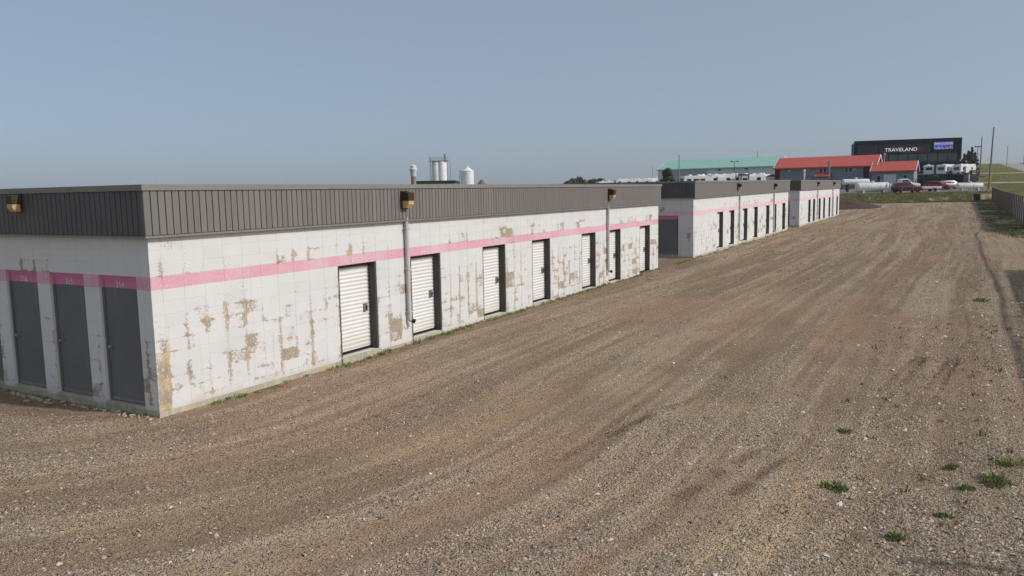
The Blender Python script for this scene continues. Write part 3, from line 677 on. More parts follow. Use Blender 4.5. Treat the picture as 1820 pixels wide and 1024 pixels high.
def car(f, k, rz, label, mat, L=4.7, W=1.82, H=1.66, kind='suv', group=None):
    r_ = place('parked_car', f, k, rz, label, 'car', group)
    if kind == 'suv':   # front at +x; stations: x, z_bottom, z_belt, z_roof, half belt, half roof
        st = [(-2.35,.5,.95,.97,.80,.70),(-2.22,.34,1.02,1.10,.88,.72),(-1.95,.30,1.04,1.52,.91,.66),(-1.5,.30,1.03,1.63,.91,.66),(-.5,.28,1.02,1.66,.92,.67),(.25,.28,1.01,1.62,.92,.66),(.75,.28,1.0,1.34,.92,.70),(1.12,.29,.99,1.06,.91,.78),(1.7,.30,.95,.99,.89,.72),(2.15,.32,.84,.88,.85,.66),(2.35,.42,.68,.70,.72,.56)]
    else:               # pickup
        st = [(-2.7,.55,1.0,1.01,.90,.86),(-2.62,.5,1.04,1.05,.93,.88),(-.75,.45,1.04,1.05,.94,.88),(-.7,.4,1.04,1.7,.94,.68),(-.3,.38,1.05,1.82,.94,.7),(.5,.38,1.05,1.8,.94,.7),(.95,.38,1.04,1.4,.94,.72),(1.25,.38,1.04,1.12,.93,.8),(2.2,.4,1.02,1.06,.92,.74),(2.6,.42,.95,.98,.88,.7),(2.7,.5,.8,.82,.8,.6)]
    sc = L/(st[-1][0]-st[0][0]); hz = H/max(s[3] for s in st); b = MB(); vs = []
    for x, zb, zm, zr, hb, hr in st:
        zb, zm, zr = zb*hz, zm*hz, zr*hz; hb *= W/1.84; hr *= W/1.84
        vs += [(x*sc, y, z) for y, z in ((-hb*.9, zb), (-hb, zb+.18), (-hb, zm-.1), (-hb*.965, zm), (-hr, zr-.04), (-hr*.8, zr), (hr*.8, zr), (hr, zr-.04), (hb*.965, zm), (hb, zm-.1), (hb, zb+.18), (hb*.9, zb))]
    n = 12; m = len(st); fs = [(i*n+j, i*n+(j+1) % n, (i+1)*n+(j+1) % n, (i+1)*n+j) for i in range(m-1) for j in range(n)] + [tuple(range(n)), tuple(range((m-1)*n, m*n))]
    b.add(vs, fs); b.build('body', mat, r_, 35)
    # glass set just proud of the cabin sides
    i0, i1 = (2, 6) if kind == 'suv' else (3, 6)
    def P(i, t, s):
        x, zb, zm, zr, hb, hr = st[i]; zb, zm, zr = zb*hz, zm*hz, zr*hz; hb *= W/1.84*.965; hr *= W/1.84
        return (x*sc, s*((hb+(hr-hb)*t)+.006), zm+(zr-.04-zm)*t)
    for s in (-1, 1):
        for j in range(i0, i1):
            a0, a1 = .1, .88
            q = [P(j, a0, s), P(j+1, a0, s), P(j+1, a1 if j+1 < i1 else .85, s), P(j, a1, s)]
            q = [tuple(Vector(v).lerp((Vector(q[0])+Vector(q[1])+Vector(q[2])+Vector(q[3]))/4, .05)) for v in q]
            MB().add(q+[(v[0], v[1]-s*.02, v[2]) for v in q], [(0,1,2,3),(4,5,6,7),(0,1,5,4),(1,2,6,5),(2,3,7,6),(3,0,4,7)]).build('window', m_glass, r_)
    j = 6 if kind == 'suv' else 6; x0, _, zm0, _, hb0, _ = st[j+1]; x1, _, _, zr1, _, hr1 = st[j-1]
    q = [(x0*sc+.02, -hb0*.72, zm0*hz+.1), (x0*sc+.02, hb0*.72, zm0*hz+.1), (x1*sc+.06, hr1*.82, zr1*hz-.02), (x1*sc+.06, -hr1*.82, zr1*hz-.02)]
    MB().add(q+[(v[0]-.05, v[1], v[2]-.05) for v in q], [(0,1,2,3),(4,5,6,7),(0,1,5,4),(1,2,6,5),(2,3,7,6),(3,0,4,7)]).build('windscreen', m_glass, r_)
    wb = L*.29
    for x in (-wb, wb+.05):
        for s in (-1, 1): wheel(x, s*(W/2-.12), .35 if kind == 'suv' else .4, .24, r_)
    for s in (-1, 1):
        MB().cbox(L/2-.16, L/2-.03, s*W*.36-.14, s*W*.36+.14, .62*hz, .76*hz, .02).build('headlight', m_clear, r_)
        MB().cbox(-L/2-.01, -L/2+.1, s*W*.42-.08, s*W*.42+.08, .8*hz, 1.0*hz, .02).build('tail_light', m_redlens, r_)
        MB().cbox(L*.13, L*.13+.16, s*(W/2+.02)-.09, s*(W/2+.02)+.09, 1.0*hz, 1.14*hz, .03).build('mirror', mat, r_)
        MB().box(-wb+.45, wb-.4, s*(W/2)-.03, s*(W/2)+.01, .27, .36).build('sill_trim', m_trim, r_)
    MB().cbox(L/2-.12, L/2+.03, -W*.42, W*.42, .32, .52, .03).build('bumper', m_trim, r_)
    return r_
car(130, 0.4949, FACE+.02, 'maroon crossover car parked side-on beyond the grass bank', m_maroon)
car(143, 0.4907, FACE+.1, 'white pickup truck mostly hidden behind the maroon car', m_white2, 5.4, 1.9, 1.9, 'pickup')
car(140, 0.5342, FACE-.9, 'red car parked to the right of the maroon one', m_red, 4.4, 1.78, 1.5)
car(141, 0.5497, FACE+.15, 'silver car parked behind the fence beside the white tank', m_silver, 4.5, 1.8, 1.5)
# flat utility trailer
r_ = place('utility_trailer', 133, 0.5265, FACE, 'low grey utility trailer in front of the red car', 'trailer')
MB().cbox(-1.3, 1.3, -.7, .7, .45, .56, .02).build('bed', m_silver, r_)
for s in (-.68, .68): MB().box(-1.3, 1.3, s-.02, s+.02, .56, .86).build('side_board', m_white2, r_)
for s in (-1, 1): wheel(.1, s*.82, .3, .2, r_)
MB().tube([(1.3, -.4, .5), (2.1, 0, .5), (1.3, .4, .5)], .04, 8).build('drawbar', m_trim, r_)
m_dkgreen = paint('bin_green', c3((40, 66, 54)), .6, 0, .2, 2)
def flatbed(f, k, rz, L, label, mat):
    r_ = place('flatbed_trailer', f, k, rz, label, 'trailer', 'flatbed trailers in the yard'); MB().cbox(-L/2, L/2, -1.2, 1.2, .85, 1.1, .03).build('deck', mat, r_)
    for x in (-L*.3, -L*.15):
        for s in (-1, 1): wheel(x, s*1.0, .42, .25, r_)
    MB().box(L/2-.08, L/2, -1.2, 1.2, 1.1, 1.9).build('headboard', mat, r_); MB().tube([(L/2, -.5, .8), (L/2+1.5, 0, .7), (L/2, .5, .8)], .07, 8).build('drawbar', m_trim, r_)
    for s in (-1, 1): MB().box(L*.3-.06, L*.3+.06, s*.9-.06, s*.9+.06, 0, .86).build('jack', m_trim, r_)
def skip_bin(f, k, rz, label, mat, L=4.5):
    r_ = place('open_bin', f, k, rz, label, 'bin', 'open bins in the yard'); b = MB()
    for s in (-1, 1): b.box(-L/2, L/2, s*1.15-.05, s*1.15+.05, .1, 1.7)
    b.box(-L/2, -L/2+.08, -1.1, 1.1, .1, 1.7); b.box(L/2-.08, L/2, -1.1, 1.1, .1, 1.7); b.box(-L/2, L/2, -1.1, 1.1, .02, .1); b.build('shell', mat, r_)
    for i in range(6): x = -L/2+.3+i*(L-.6)/5; MB().box(x-.05, x+.05, -1.28, -1.2, .1, 1.65).build('rib', mat, r_)
flatbed(165, 0.5146, FACE-.3, 7.5, 'dark flatbed trailer nearest the red roofed annex', m_trim)
flatbed(182, 0.5342, FACE-.3, 8.0, 'dark flatbed trailer behind the red car', m_trim)
flatbed(190, 0.5581, FACE-.3, 8.5, 'grey flatbed trailer below the showroom corner', m_rvg2 := paint('flatbed_grey', c3((120, 118, 116)), .6))
flatbed(204, 0.5251, FACE-.3, 8.5, 'long dark flatbed trailer below the leftmost showroom trailer', m_trim)
flatbed(208, 0.5497, FACE-.3, 9.0, 'long dark flatbed trailer below the middle showroom trailer', m_trim)
skip_bin(158, 0.5265, FACE-.2, 'dark green open bin left of the silver car', m_dkgreen)
skip_bin(172, 0.5497, FACE-.4, 'dark open bin behind the silver car', m_trim)
skip_bin(176, 0.5679, FACE-.3, 'grey open bin behind the marker post', m_rvg2)
# wire fence along the yard edge
r_ = place('wire_fence', 126, 0.5146, FACE, 'thin wire fence with steel posts along the top of the grass bank', 'fence')
lx, ly = yard(126, 0.5146); lz = gz1(lx, ly); fp = []
for px in (0.4163, 0.4324, 0.4479, 0.4619, 0.4753, 0.4893, 0.5033, 0.5167, 0.5286, 0.5412, 0.5532, 0.5658, 0.5784, 0.5904):
    x_, y_ = yard(126, px); z_ = gz1(x_, y_)-lz; xl = (px-0.5146)*126; fp.append((xl, 0, z_))
    MB().tube([(xl, 0, z_-.4), (xl, 0, z_+1.75)], .03, 6).build('post', m_galv, r_)
for h in (.25, .7, 1.15, 1.6): MB().tube([(p[0], 0, p[2]+h) for p in fp], .008, 4).build('wire', m_galv, r_)
# utility pedestal, marker post
r_ = place('utility_pedestal', 121, 0.5834, FACE, 'small dark green utility pedestal on the grass bank', 'utility box')
m_green = paint('pedestal_green', c3((34, 52, 38)), .6, 0, .15, 5)
MB().cbox(-.36, .36, -.3, .3, 0, 1.0, .03).build('cabinet', m_green, r_); MB().cbox(-.4, .4, -.34, .34, 1.0, 1.1, .03).build('lid', m_green, r_)
r_ = place('marker_post', 136, 0.5721, 0, 'white and orange marker post beside the white tank', 'post')
MB().tube([(0, 0, -.3), (0, 0, 1.5)], .06, 8).build('lower_post', m_trim, r_, 40); MB().tube([(0, 0, 1.5), (0, 0, 2.6)], .09, 10).build('upper_sleeve', m_white2, r_, 40)
MB().tube([(0, 0, 2.6), (0, 0, 3.1)], .1, 10).build('orange_cap', paint('orange', c3((206, 92, 60)), .6), r_, 40)
# poles
m_wood = paint('pole_wood', c3((146, 138, 127)), .9, 0, .25, 3)
m_yellow = paint('guard_yellow', c3((190, 168, 60)), .6)
def pole(f, k, H, label, lean=0., arms=False, guard=False, rad=.14):
    r_ = place('utility_pole', f, k, FACE, label, 'pole', 'utility poles beyond the lot'); r_.rotation_euler = (0, lean, FACE)
    MB().tube([(0, 0, -1), (0, 0, H*.5), (0, 0, H)], [rad*1.15, rad, rad*.75], 12).build('shaft', m_wood, r_, 40)
    if arms:
        MB().box(-.9, .9, -.06, .06, H-.75, H-.62).build('crossarm', m_wood, r_)
        for s in (-.8, 0, .8): MB().lathe([(.05, 0), (.07, .05), (.04, .14)], 10, (s, 0, H-.62)).build('insulator', m_steel, r_, 40)
    else:
        for h in (H-.4, H-1.3): MB().tube([(-.18, 0, h), (-.42, 0, h+.05)], .05, 6).build('insulator', m_steel, r_)
    if guard:
        MB().tube([(-.1, -.6, -.3), (-.05, -.5, 2.1)], .07, 8).build('guy_guard', m_yellow, r_, 40)
        MB().tube([(-.05, -.5, 2.1), (0, 0, H-1.5)], .02, 5).build('guy_wire', m_galv, r_)
    return r_
pole(140, 0.5974, 10.6, 'tall leaning wooden utility pole with yellow guard at its foot', .035, False, True, .14)
pole(232, 0.5855, 11.0, 'second wooden utility pole, left of the tall leaning one', .01, False, False, .17)
pole(420, 0.6185, 10.5, 'short distant pole standing beside the crest of the road', 0, False, False, .16)
pole(440, 0.6395, 14.0, 'distant pole at the right edge of the picture', .02, False, False, .2)
pole(205, 0.2106, 8.6, 'pole standing in front of the green roofed hall', 0, False, False, .13)
pole(300, 0.1776, 8.5, 'thin pole left of the green roofed hall', 0, False, False, .07)
def yard_lamp(f, k, H, n, label):
    r_ = place('yard_lamp', f, k, FACE, label, 'lamp post', 'yard lamps'); MB().tube([(0, 0, -.4), (0, 0, H)], [.1, .06], 8).build('mast', m_trim, r_, 40)
    MB().box(-.75, .75, -.04, .04, H-.1, H).build('crossbar', m_trim, r_)
    for i in range(n):
        x = -.75+1.5*i/max(1, n-1); MB().cbox(x-.2, x+.2, -.3, .12, H, H+.22, .04).build('lamp_head', m_trim, r_)
yard_lamp(225, 0.5813, 8.0, 3, 'three headed yard lamp right of the dark showroom')
yard_lamp(195, 0.2794, 6.2, 2, 'two headed yard lamp in front of the green roofed hall')

# ------------------------------------------------------------------ travel trailers
m_rvgrey = paint('trailer_grey', c3((168, 166, 164)), .5, 0, .08, 1)
m_rvdark = paint('trailer_graphic', c3((60, 62, 70)), .5, 0, .2, 1.5)
def trailer(f, k, rz, L, label, kind='travel', tone=0, dz=0., group='white travel trailers'):
    r_ = place('travel_trailer', f, k, rz, label, 'trailer', group, dz); mat = (m_white2, m_white, m_rvgrey)[tone]; h = L/2; z0, z1 = .55, 3.1
    if kind == 'fifth': prof = [(-h, z0), (h-2.2, z0), (h-2.1, 1.55), (h-.35, 1.6), (h, 2.1), (h-.15, 2.9), (h-.6, 3.35), (-h+.25, z1+.1), (-h, z1-.2)]
    else: prof = [(-h, z0), (h-.5, z0), (h-.1, 1.1), (h, 1.6), (h-.12, 2.5), (h-.5, 3.0), (h-.9, z1), (-h+.2, z1), (-h, z1-.25)]
    body = MB().prism(prof, -1.22, 1.22).build('body', mat, r_)
    bv = body.modifiers.new('bevel', 'BEVEL'); bv.width = .08; bv.segments = 2; bv.limit_method = 'ANGLE'
    rr = random.Random(int(f*7+k*1000)); s_ = -1
    for s in (-1, 1):
        for x in (-h*.62, -h*.12, h*.38):
            w = rr.uniform(.35, .6); b = MB(); b.cbox(x-w, x+w, s*1.245-.02, s*1.245+.02, 1.75, 2.45, .015); b.build('window', m_glass, r_)
        MB().box(-h+.1, h-2.3 if kind == 'fifth' else h-.7, s*1.228-.006, s*1.228+.006, .75, 1.25).build('graphic_band', m_rvdark, r_)
        for x in (-.85, .1): wheel(x-.3, s*1.05, .34, .2, r_)
    MB().cbox(h*.02, h*.02+.7, -1.25, -1.21, .7, 2.5, .01).build('door', m_rvgrey, r_)
    MB().cbox(-h-.03, -h+.02, -.8, .8, 1.7, 2.5, .015).build('rear_window', m_glass, r_)
    MB().cbox(h-.25, h+.0, -.7, .7, 1.85, 2.4, .03).build('front_window', m_glass, r_)
    for x in (-h*.4, h*.25): MB().cbox(x-.4, x+.4, -.35, .35, z1-.02, z1+.32, .08).build('roof_unit', m_white, r_)
    if kind == 'slide' or kind == 'fifth': MB().cbox(-h*.55, h*.1, -1.75, -1.2, .9, 2.75, .04).build('slide_out', mat, r_)
    MB().tube([(h-.6, -.5, .5), (h+1.0, 0, .45), (h-.6, .5, .5)], .06, 8).build('drawbar', m_trim, r_)
    for x in (-h+.5, h-1.0 if kind != 'fifth' else h-1.3): MB().box(x-.05, x+.05, -.9, -.8, -.1, z0+.05 if x < 0 else (1.6 if kind == 'fifth' else z0+.05)).build('jack', m_trim, r_)
    return r_
trailer(228, 0.5209, FACE+1.15, 6.0, 'white travel trailer in front of the dark showroom, leftmost of three', 'travel', 1)
trailer(226, 0.5426, FACE+.75, 7.5, 'white fifth wheel trailer between two others before the dark showroom', 'fifth', 1)
trailer(224, 0.5658, FACE+.5, 7.2, 'white trailer at the right corner of the dark showroom', 'fifth', 1)
DZ = [(180, 1236, .2, 6.5, 'travel', 0), (184, 1256, .5, 6.0, 'slide', 1), (182, 1281, .3, 6.5, 'fifth', 0), (186, 1306, 1.0, 7.0, 'travel', 2), (181, 1334, .4, 6.8, 'slide', 0), (186, 1354, .9, 6.0, 'travel', 1)]
names = ['first trailer from the left in the row seen over the middle storage building', 'second trailer from the left in the row seen over the middle storage building', 'third trailer in the row over the middle storage building, with raised front', 'grey trailer in the row seen over the middle storage building', 'trailer with slide out, next right of the grey one behind the storage building', 'last trailer of the row, just left of the white shed']
for (f, px, a, L, kd, tn), lb in zip(DZ, names): trailer(f, (px-907)*.000702, FACE+a, L, lb, kd, tn, 0)
DZ2 = [(262, 1078, .3, 0), (268, 1096, .9, 1), (258, 1110, .2, 0), (270, 1127, .6, 2), (260, 1142, .1, 1), (266, 1158, .5, 0), (272, 1170, .8, 0)]
for i, (f, px, a, tn) in enumerate(DZ2):
    trailer(f, (px-907)*.000702, FACE+a, 6.5, '%s trailer from the trees in the distant trailer yard' % ('first', 'second', 'third', 'fourth', 'fifth', 'sixth', 'seventh')[i], ('travel', 'slide', 'fifth')[i % 3], tn, .0, 'trailers in the distant yard')
# small display shed
r_ = place('garden_shed', 172, 0.3257, FACE, 'small white shed with dark roof at the end of the trailer row', 'shed')
MB().box(-.85, .85, -.9, .9, 0, 2.6).build('wall', m_white2, r_); MB().prism([(-1.0, 2.6), (1.0, 2.6), (.0, 3.05)], -1.0, 1.0).build('roof', m_trim, r_)
for s in (-.42, .42): MB().box(s-.36, s+.36, -.93, -.9, .1, 2.3).build('door', m_rvgrey, r_)
r_ = place('truck_camper', 176, 0.2913, FACE, 'dark framed white camper unit standing before the trailer row', 'camper')
MB().cbox(-.8, .8, -1, 1, .9, 3.0, .06).build('body', m_white2, r_); MB().cbox(-.95, .95, -1.1, 1.1, 3.0, 3.2, .04).build('roof', m_trim, r_)
for s in (-.85, .85): MB().box(s-.06, s+.06, -1.06, -.94, 0, 3.0).build('leg', m_trim, r_)
MB().box(-.5, .5, -1.02, -1.0, 1.6, 2.4).build('window', m_glass, r_)

# ------------------------------------------------------------------ buildings beyond
def metal_wall(name, col, pitch=.3):
    g = G(name); p = g.coord('Object'); x, y, z = g.sep(p)
    w = (((x+y)/pitch).fract()-.5).abs(); n1 = g.noise(p, .7, 4)
    g.bump(g.ss(w, .3, .42), .02)
    return g.done(g.mix(n1, tuple(c*.88 for c in col), tuple(c*1.08 for c in col)), .55, 0, .4)
m_gwall = metal_wall('grey_metal_wall', c3((140, 148, 156))); m_rroof = metal_wall('red_metal_roof', c3((204, 96, 82))); m_rtrim = paint('dark_red_trim', c3((112, 26, 34)), .5)
m_groof = metal_wall('green_metal_roof', c3((158, 200, 186)), .4); m_lwall = metal_wall('pale_metal_wall', c3((222, 224, 226)))
m_gwall2 = metal_wall('mid_metal_wall', c3((176, 182, 190))); m_redtrim = paint('red_trim', c3((180, 50, 50)), .5); m_whitetrim = paint('white_trim', (.72, .72, .71), .5)
def gable(name, f, k, rz, L, W, H, ridge, label, m_w, m_r, m_t, over=.35):
    r_ = place(name, f, k, rz, label, 'building'); h = L/2
    MB().prism([(-W/2, -1.2), (W/2, -1.2), (W/2, H), (0, H+ridge-.04), (-W/2, H)], -h, h, 'x').build('wall', m_w, r_)
    e = ridge/(W/2)*over; rf = MB(); t = .12
    for s in (-1, 1): rf.add([(x, y, z) for x in (-h-over, h+over) for y, z in ((0, H+ridge), (s*(W/2+over), H-e), (s*(W/2+over), H-e-t), (0, H+ridge-t))], [(0,1,2,3),(4,5,6,7),(0,1,5,4),(1,2,6,5),(2,3,7,6)])
    ro = rf.build('roof', m_r, r_)
    b = MB()
    for x in (-h-over-.03, h+over+.03):
        for s in (-1, 1): b.add([(x+d, y, z) for d in (-.05, .05) for y, z in ((0, H+ridge+.05), (s*(W/2+over), H-e+.05), (s*(W/2+over), H-e-.3), (0, H+ridge-.3))], [(0,1,2,3),(4,5,6,7),(0,1,5,4),(1,2,6,5),(2,3,7,6),(3,0,4,7)])
    b.build('rake_trim', m_t, ro)
    b = MB()
    for s in (-1, 1): b.box(-h-over, h+over, s*(W/2+over)-.06, s*(W/2+over)+.06, H-e-.28, H-e-.0)
    b.build('gutter', m_r, ro)
    return r_
def win(r_, x0, x1, z0, z1, y, m=None):
    w_ = MB().box(x0-.06, x1+.06, y-.05, y, z0-.06, z1+.06).build('window', m_whitetrim, r_); MB().box(x0, x1, y-.07, y-.05, z0, z1).build('pane', m or m_glass, w_)
r_ = gable('red_roofed_hall', 170, 0.3959, FACE-.55, 19.5, 9.5, 4.3, 2.1, 'long grey metal hall with bright red gable roof', m_gwall, m_rroof, m_whitetrim); y = -4.75
for x in (-9.3, 8.1): MB().box(x-.5, x+.5, y-.06, y-.005, -1, 4.15).build('trim_strip', m_rtrim, r_)
for x in (-.75, 4.2):
    win(r_, x, x+.45, 2.9, 3.8, y); win(r_, x+.75, x+1.2, 2.9, 3.8, y)
pr = MB().box(-1.3, 1.1, y-1.6, y-.01, -1, 2.1).build('porch', m_gwall, r_); MB().prism([(y-1.9, 2.05), (y-.02, 2.75), (y-.02, 2.9), (y-1.9, 2.2)], -1.6, 1.5, 'x').build('porch_roof', m_rroof, pr)
for x, h in ((-3.6, 3.3), (1.25, 4.9)):
    MB().lathe([(.2, -1), (.2, h), (.28, h), (.28, h+.25), (.05, h+.4)], 14, (x, y-1.1, 0)).build('flue', m_white2 if h < 4 else m_steel, r_, 40)
for x in (-6.8, 5.9): MB().cbox(x-.2, x+.2, y-.3, y-.01, 3.3, 3.6, .03).build('wall_lamp', m_white2, r_)
r_ = gable('red_roofed_annex', 160, 0.4795, FACE-.55, 7.4, 7.0, 3.2, 1.7, 'smaller red roofed grey building right of the long hall', m_gwall, m_rroof, m_whitetrim); y = -3.5
for x in (-2.8, 1.9): win(r_, x, x+.6, .9, 2.1, y)
MB().box(-1.6, .6, y-.06, y-.01, -.5, 2.3).build('garage_door', m_white2, r_)
MB().lathe([(.12, 3.5), (.12, 6.3), (.2, 6.3), (.05, 6.6)], 12, (-2.0, 0, 0)).build('flue', m_steel, r_, 40)
r_ = gable('green_roofed_hall', 228, 0.2661, FACE-.6, 33.5, 15, 4.9, 2.6, 'long pale hall with green metal roof', m_lwall, m_groof, m_whitetrim); y = -7.5
MB().box(-14, -2.2, y-.06, y-.01, -1, 4.2).build('wall_panel', m_gwall2, r_)
win(r_, -1.2, -.4, .9, 2.0, y); MB().box(-13, -12, y-.08, y-.06, -.5, 2.0).build('door', m_trim, r_)
for x in (1.5, 9.0): MB().cbox(x-.25, x+.25, y-.35, y-.01, 4.0, 4.35, .03).build('wall_lamp', m_trim, r_)
MB().tube([(9.5, 0, 7.4), (9.5, 0, 9.2)], .05, 6).build('antenna', m_trim, r_)
# showroom
m_char = paint('charcoal_cladding', c3((58, 60, 66)), .6, 0, .12, .6); m_char2 = paint('dark_panel', c3((74, 72, 78)), .6, 0, .12, .5); m_charlow = paint('lower_cladding', c3((40, 42, 46)), .6, 0, .15, .6)
g = G('showroom_glass'); pp = g.coord('Object'); m_sglass = g.done(g.mix(g.noise(pp, .35, 3), (.03, .05, .055), (.10, .14, .15)), .08, 0, .6)
SW = 17.8
r_ = place('showroom', 268, 0.4928, FACE-.35, 'dark two storey showroom with large white lettering and a lit screen', 'building')
r_.scale = (.89, .95, .92)
MB().box(-SW, SW, 0, 22, -2.5, 12.0).build('wall', m_char, r_)
MB().box(-SW-5.5, -SW-.01, 3, 20, -1.5, 7.2).build('side_wing', m_char, r_)
b = MB(); b.box(-SW-.3, SW+.3, -.9, .0, 11.0, 12.25); b.box(-SW-.3, -SW+.5, -.9, 0, 4.5, 11.0); b.box(SW-.5, SW+.3, -.9, 0, 4.5, 11.0); b.build('parapet_frame', m_charlow, r_)
for x0, x1 in ((-16.9, -9.8), (-9.3, 7.8)): MB().box(x0, x1, -.35, -.01, 7.4, 10.7).build('cladding_panel', m_char2, r_)
for i in range(8):
    x0 = -9.2+i*3.3; w_ = MB().box(x0-.08, x0+3.1, -.2, -.01, 3.9, 7.0).build('window', m_charlow, r_); MB().box(x0, x0+3.02, -.23, -.2, 4.0, 6.9).build('pane', m_sglass, w_)
for i in range(6):
    x0 = -15+i*5.2; w_ = MB().box(x0-.1, x0+4.2, -.2, -.01, .1, 3.2).build('window', m_charlow, r_); MB().box(x0, x0+4.1, -.23, -.2, .2, 3.1).build('pane', m_sglass, w_)
MB().box(-SW, SW, -1.6, -.24, 3.3, 3.75).build('canopy', m_charlow, r_)
g = G('sign_white_glow'); g.b.inputs['Emission Color'].default_value = (1, 1, 1, 1); g.b.inputs['Emission Strength'].default_value = .42; m_sw = g.done((.8, .8, .8), .5)  # glow added to brighten the white letters on the shaded front
g = G('sign_red_glow'); g.b.inputs['Emission Color'].default_value = (.75, .03, .08, 1); g.b.inputs['Emission Strength'].default_value = .1; m_sr = g.done(c3((170, 28, 52)), .5)  # faint red glow added so these letters stand out more
cu_t = text_mesh('TRAVELAND', 1.75, .08); t = link('sign_lettering', cu_t, r_, m_sw); t.matrix_local = face_matrix((-1.9, -.45, 8.1), (1, 0, 0)); t.scale = (1.12, 1.0, 1)
t = link('sign_lettering', text_mesh('RV', 1.75, .08), r_, m_sr); t.matrix_local = face_matrix((5.0, -.45, 8.1), (1, 0, 0)); t.scale = (1.2, .95, 1)
g = G('lit_screen'); x, y_, z = g.sep(g.coord('Object')); topb = g.ss(z, 9.55, 9.6); 
letters = g.ss(g.noise(g.vec(x*3.2, 0., z*1.6), 1., 2), .45, .55)*g.ss(((z-9.6).abs()-.75).abs(), .5, .4)
colr = g.mix(topb, g.mix(g.ss(x, 9.5, 15.), c3((30, 70, 150)), c3((40, 30, 70))), g.mix(g.ss(x, 9.5, 15.), c3((70, 110, 190)), c3((130, 90, 180))))
colr = g.mix(letters*.75, colr, c3((190, 190, 225))); g.put(g.b.inputs['Emission Color'], colr); g.b.inputs['Emission Strength'].default_value = .75; m_scr = g.done((.02, .02, .03), .4)
s_ = MB().box(8.8, 15.9, -.45, -.01, 7.6, 11.3).build('screen_case', m_charlow, r_); MB().box(9.1, 15.3, -.5, -.45, 8.3, 10.9).build('screen', m_scr, s_)
# low buildings behind the row
m_creamw = paint('cream_wall', c3((214, 212, 204)), .7); m_dgreen = paint('dark_green_trim', c3((30, 66, 54)), .6)
def flat_block(name, f, k, W, Dp, H, label, mw, mt, band=.6):
    r_ = place(name, f, k, FACE, label, 'building'); z = -r_.location.z
    MB().box(-W/2, W/2, 0, Dp, -1, H-band).build('wall', mw, r_); MB().box(-W/2-.15, W/2+.15, -.15, Dp+.15, H-band, H).build('fascia', mt, r_)
    return r_
r_ = flat_block('low_dark_roofed_block', 52, -0.1523, 4.2, 6, 3.95, 'low dark roof edge showing just above the nearest fascia', m_creamw, m_charlow, .3)
r_.location.z = 0
r_ = flat_block('green_trimmed_building', 150, -0.0955, 8.0, 12, 3.55, 'white building with dark green roof band below the silos', m_creamw, m_dgreen, .55)
for x in (-2.5, 1.0): win(r_, x, x+1, 1, 2.2, -.0)
r_ = place('vent_stack', 54, -0.1200, 0, 'grey vent stack with white cap standing left of the silos', 'vent'); r_.location.z = 0
MB().lathe([(.17, -.2), (.17, 4.6)], 16).build('pipe', paint('stack_grey', c3((150, 140, 126)), .7), r_, 40)
MB().lathe([(.2, 4.55), (.2, 4.85), (.26, 4.95), (.26, 5.05), (.2, 5.12), (.2, 5.25), (.06, 5.34)], 18).build('cap', m_white2, r_, 40)
flat_block('pale_green_shed', 350, -0.0070, 9, 8, 2.0, 'low pale greenish shed on the skyline right of the silos', m_lwall, paint('pale_green', c3((170, 190, 170)), .7), .4)
flat_block('long_grey_shed', 420, 0.0498, 12, 8, 1.6, 'low grey green shed roof on the skyline left of the trees', m_lwall, paint('grey_green', c3((120, 134, 130)), .7), .5)
# silos
m_silo = paint('silo_white', (.83, .83, .81), .5, 0, .07, .5)
r_ = place('twin_silo', 220, -0.0885, FACE, 'pair of joined white silos with a railed walkway on top', 'silo'); zb = r_.location.z; T = 3.37+56.5*.1556-zb
for x, rr in ((-.5, 1.3), (1.05, 1.2)):
    b = MB(); b.lathe([(rr, -1), (rr, T-.3), (rr*.9, T), (.2, T+.25)], 32, (x, 0 if x < 0 else -.3, 0)); o = b.build('shell', m_silo, r_, 40)
    b = MB()
    for h in np.arange(1.0, T-.4, 1.55): b.lathe([(rr+.015, h-.03), (rr+.015, h+.03)], 32, (x, 0 if x < 0 else -.3, 0))
    b.build('seam_ring', m_white2, o, 40)
MB().box(-2.6, 2.6, -1.5, 1.4, T+.05, T+.15).build('walkway', m_steel, r_)
b = MB()
for x in np.linspace(-2.6, 2.6, 9):
    for y in (-1.5, 1.4): b.box(x-.018, x+.018, y-.018, y+.018, T+.15, T+1.0)
for h in (.65, 1.12): 
    for y in (-1.5, 1.4): b.box(-2.6, 2.6, y-.018, y+.018, T+h-.1, T+h-.06)
b.build('railing', m_steel, r_)
b = MB(); b.box(-2.46, -2.45, -1.2, -1.1, -1, T+1); b.box(-2.05, -1.95, -1.2, -1.1, -1, T+1)
for h in np.arange(0, T, .45): b.box(-2.5, -2.0, -1.18, -1.12, h, h+.05)
b.build('ladder', m_trim, r_)
for x in (2.46, 3.3): MB().tube([(x, -.5, -1), (x, -.5, T-.2), (x-.4, -.5, T+.3)], .07, 8).build('fill_pipe', m_steel, r_, 40)
MB().box(1.6, 2.0, -.4, 0, T+.15, T+1.9).build('filter_box', m_steel, r_)
r_ = place('cone_silo', 222, -0.0527, FACE, 'single white silo with pointed cone roof', 'silo'); T = 3.37+38.5*.157-r_.location.z
MB().lathe([(1.72, -1), (1.72, T)], 36).build('shell', m_silo, r_, 40); MB().lathe([(1.8, T-.05), (1.8, T+.02), (.3, T+1.05), (.3, T+1.35), (.05, T+1.5)], 36).build('cone_roof', m_silo, r_, 40)
b = MB()
for h in np.arange(.6, T-.2, 1.1): b.lathe([(1.735, h-.03), (1.735, h+.03)], 36)
b.build('seam_ring', m_white2, r_, 40)
b = MB(); b.box(-2.25, -2.17, -.6, -.52, -1, T+.3); b.box(-1.85, -1.77, -.6, -.52, -1, T+.3)
for h in np.arange(0, T, .45): b.box(-2.2, -1.8, -.58, -.54, h, h+.05)
b.build('ladder', m_trim, r_)
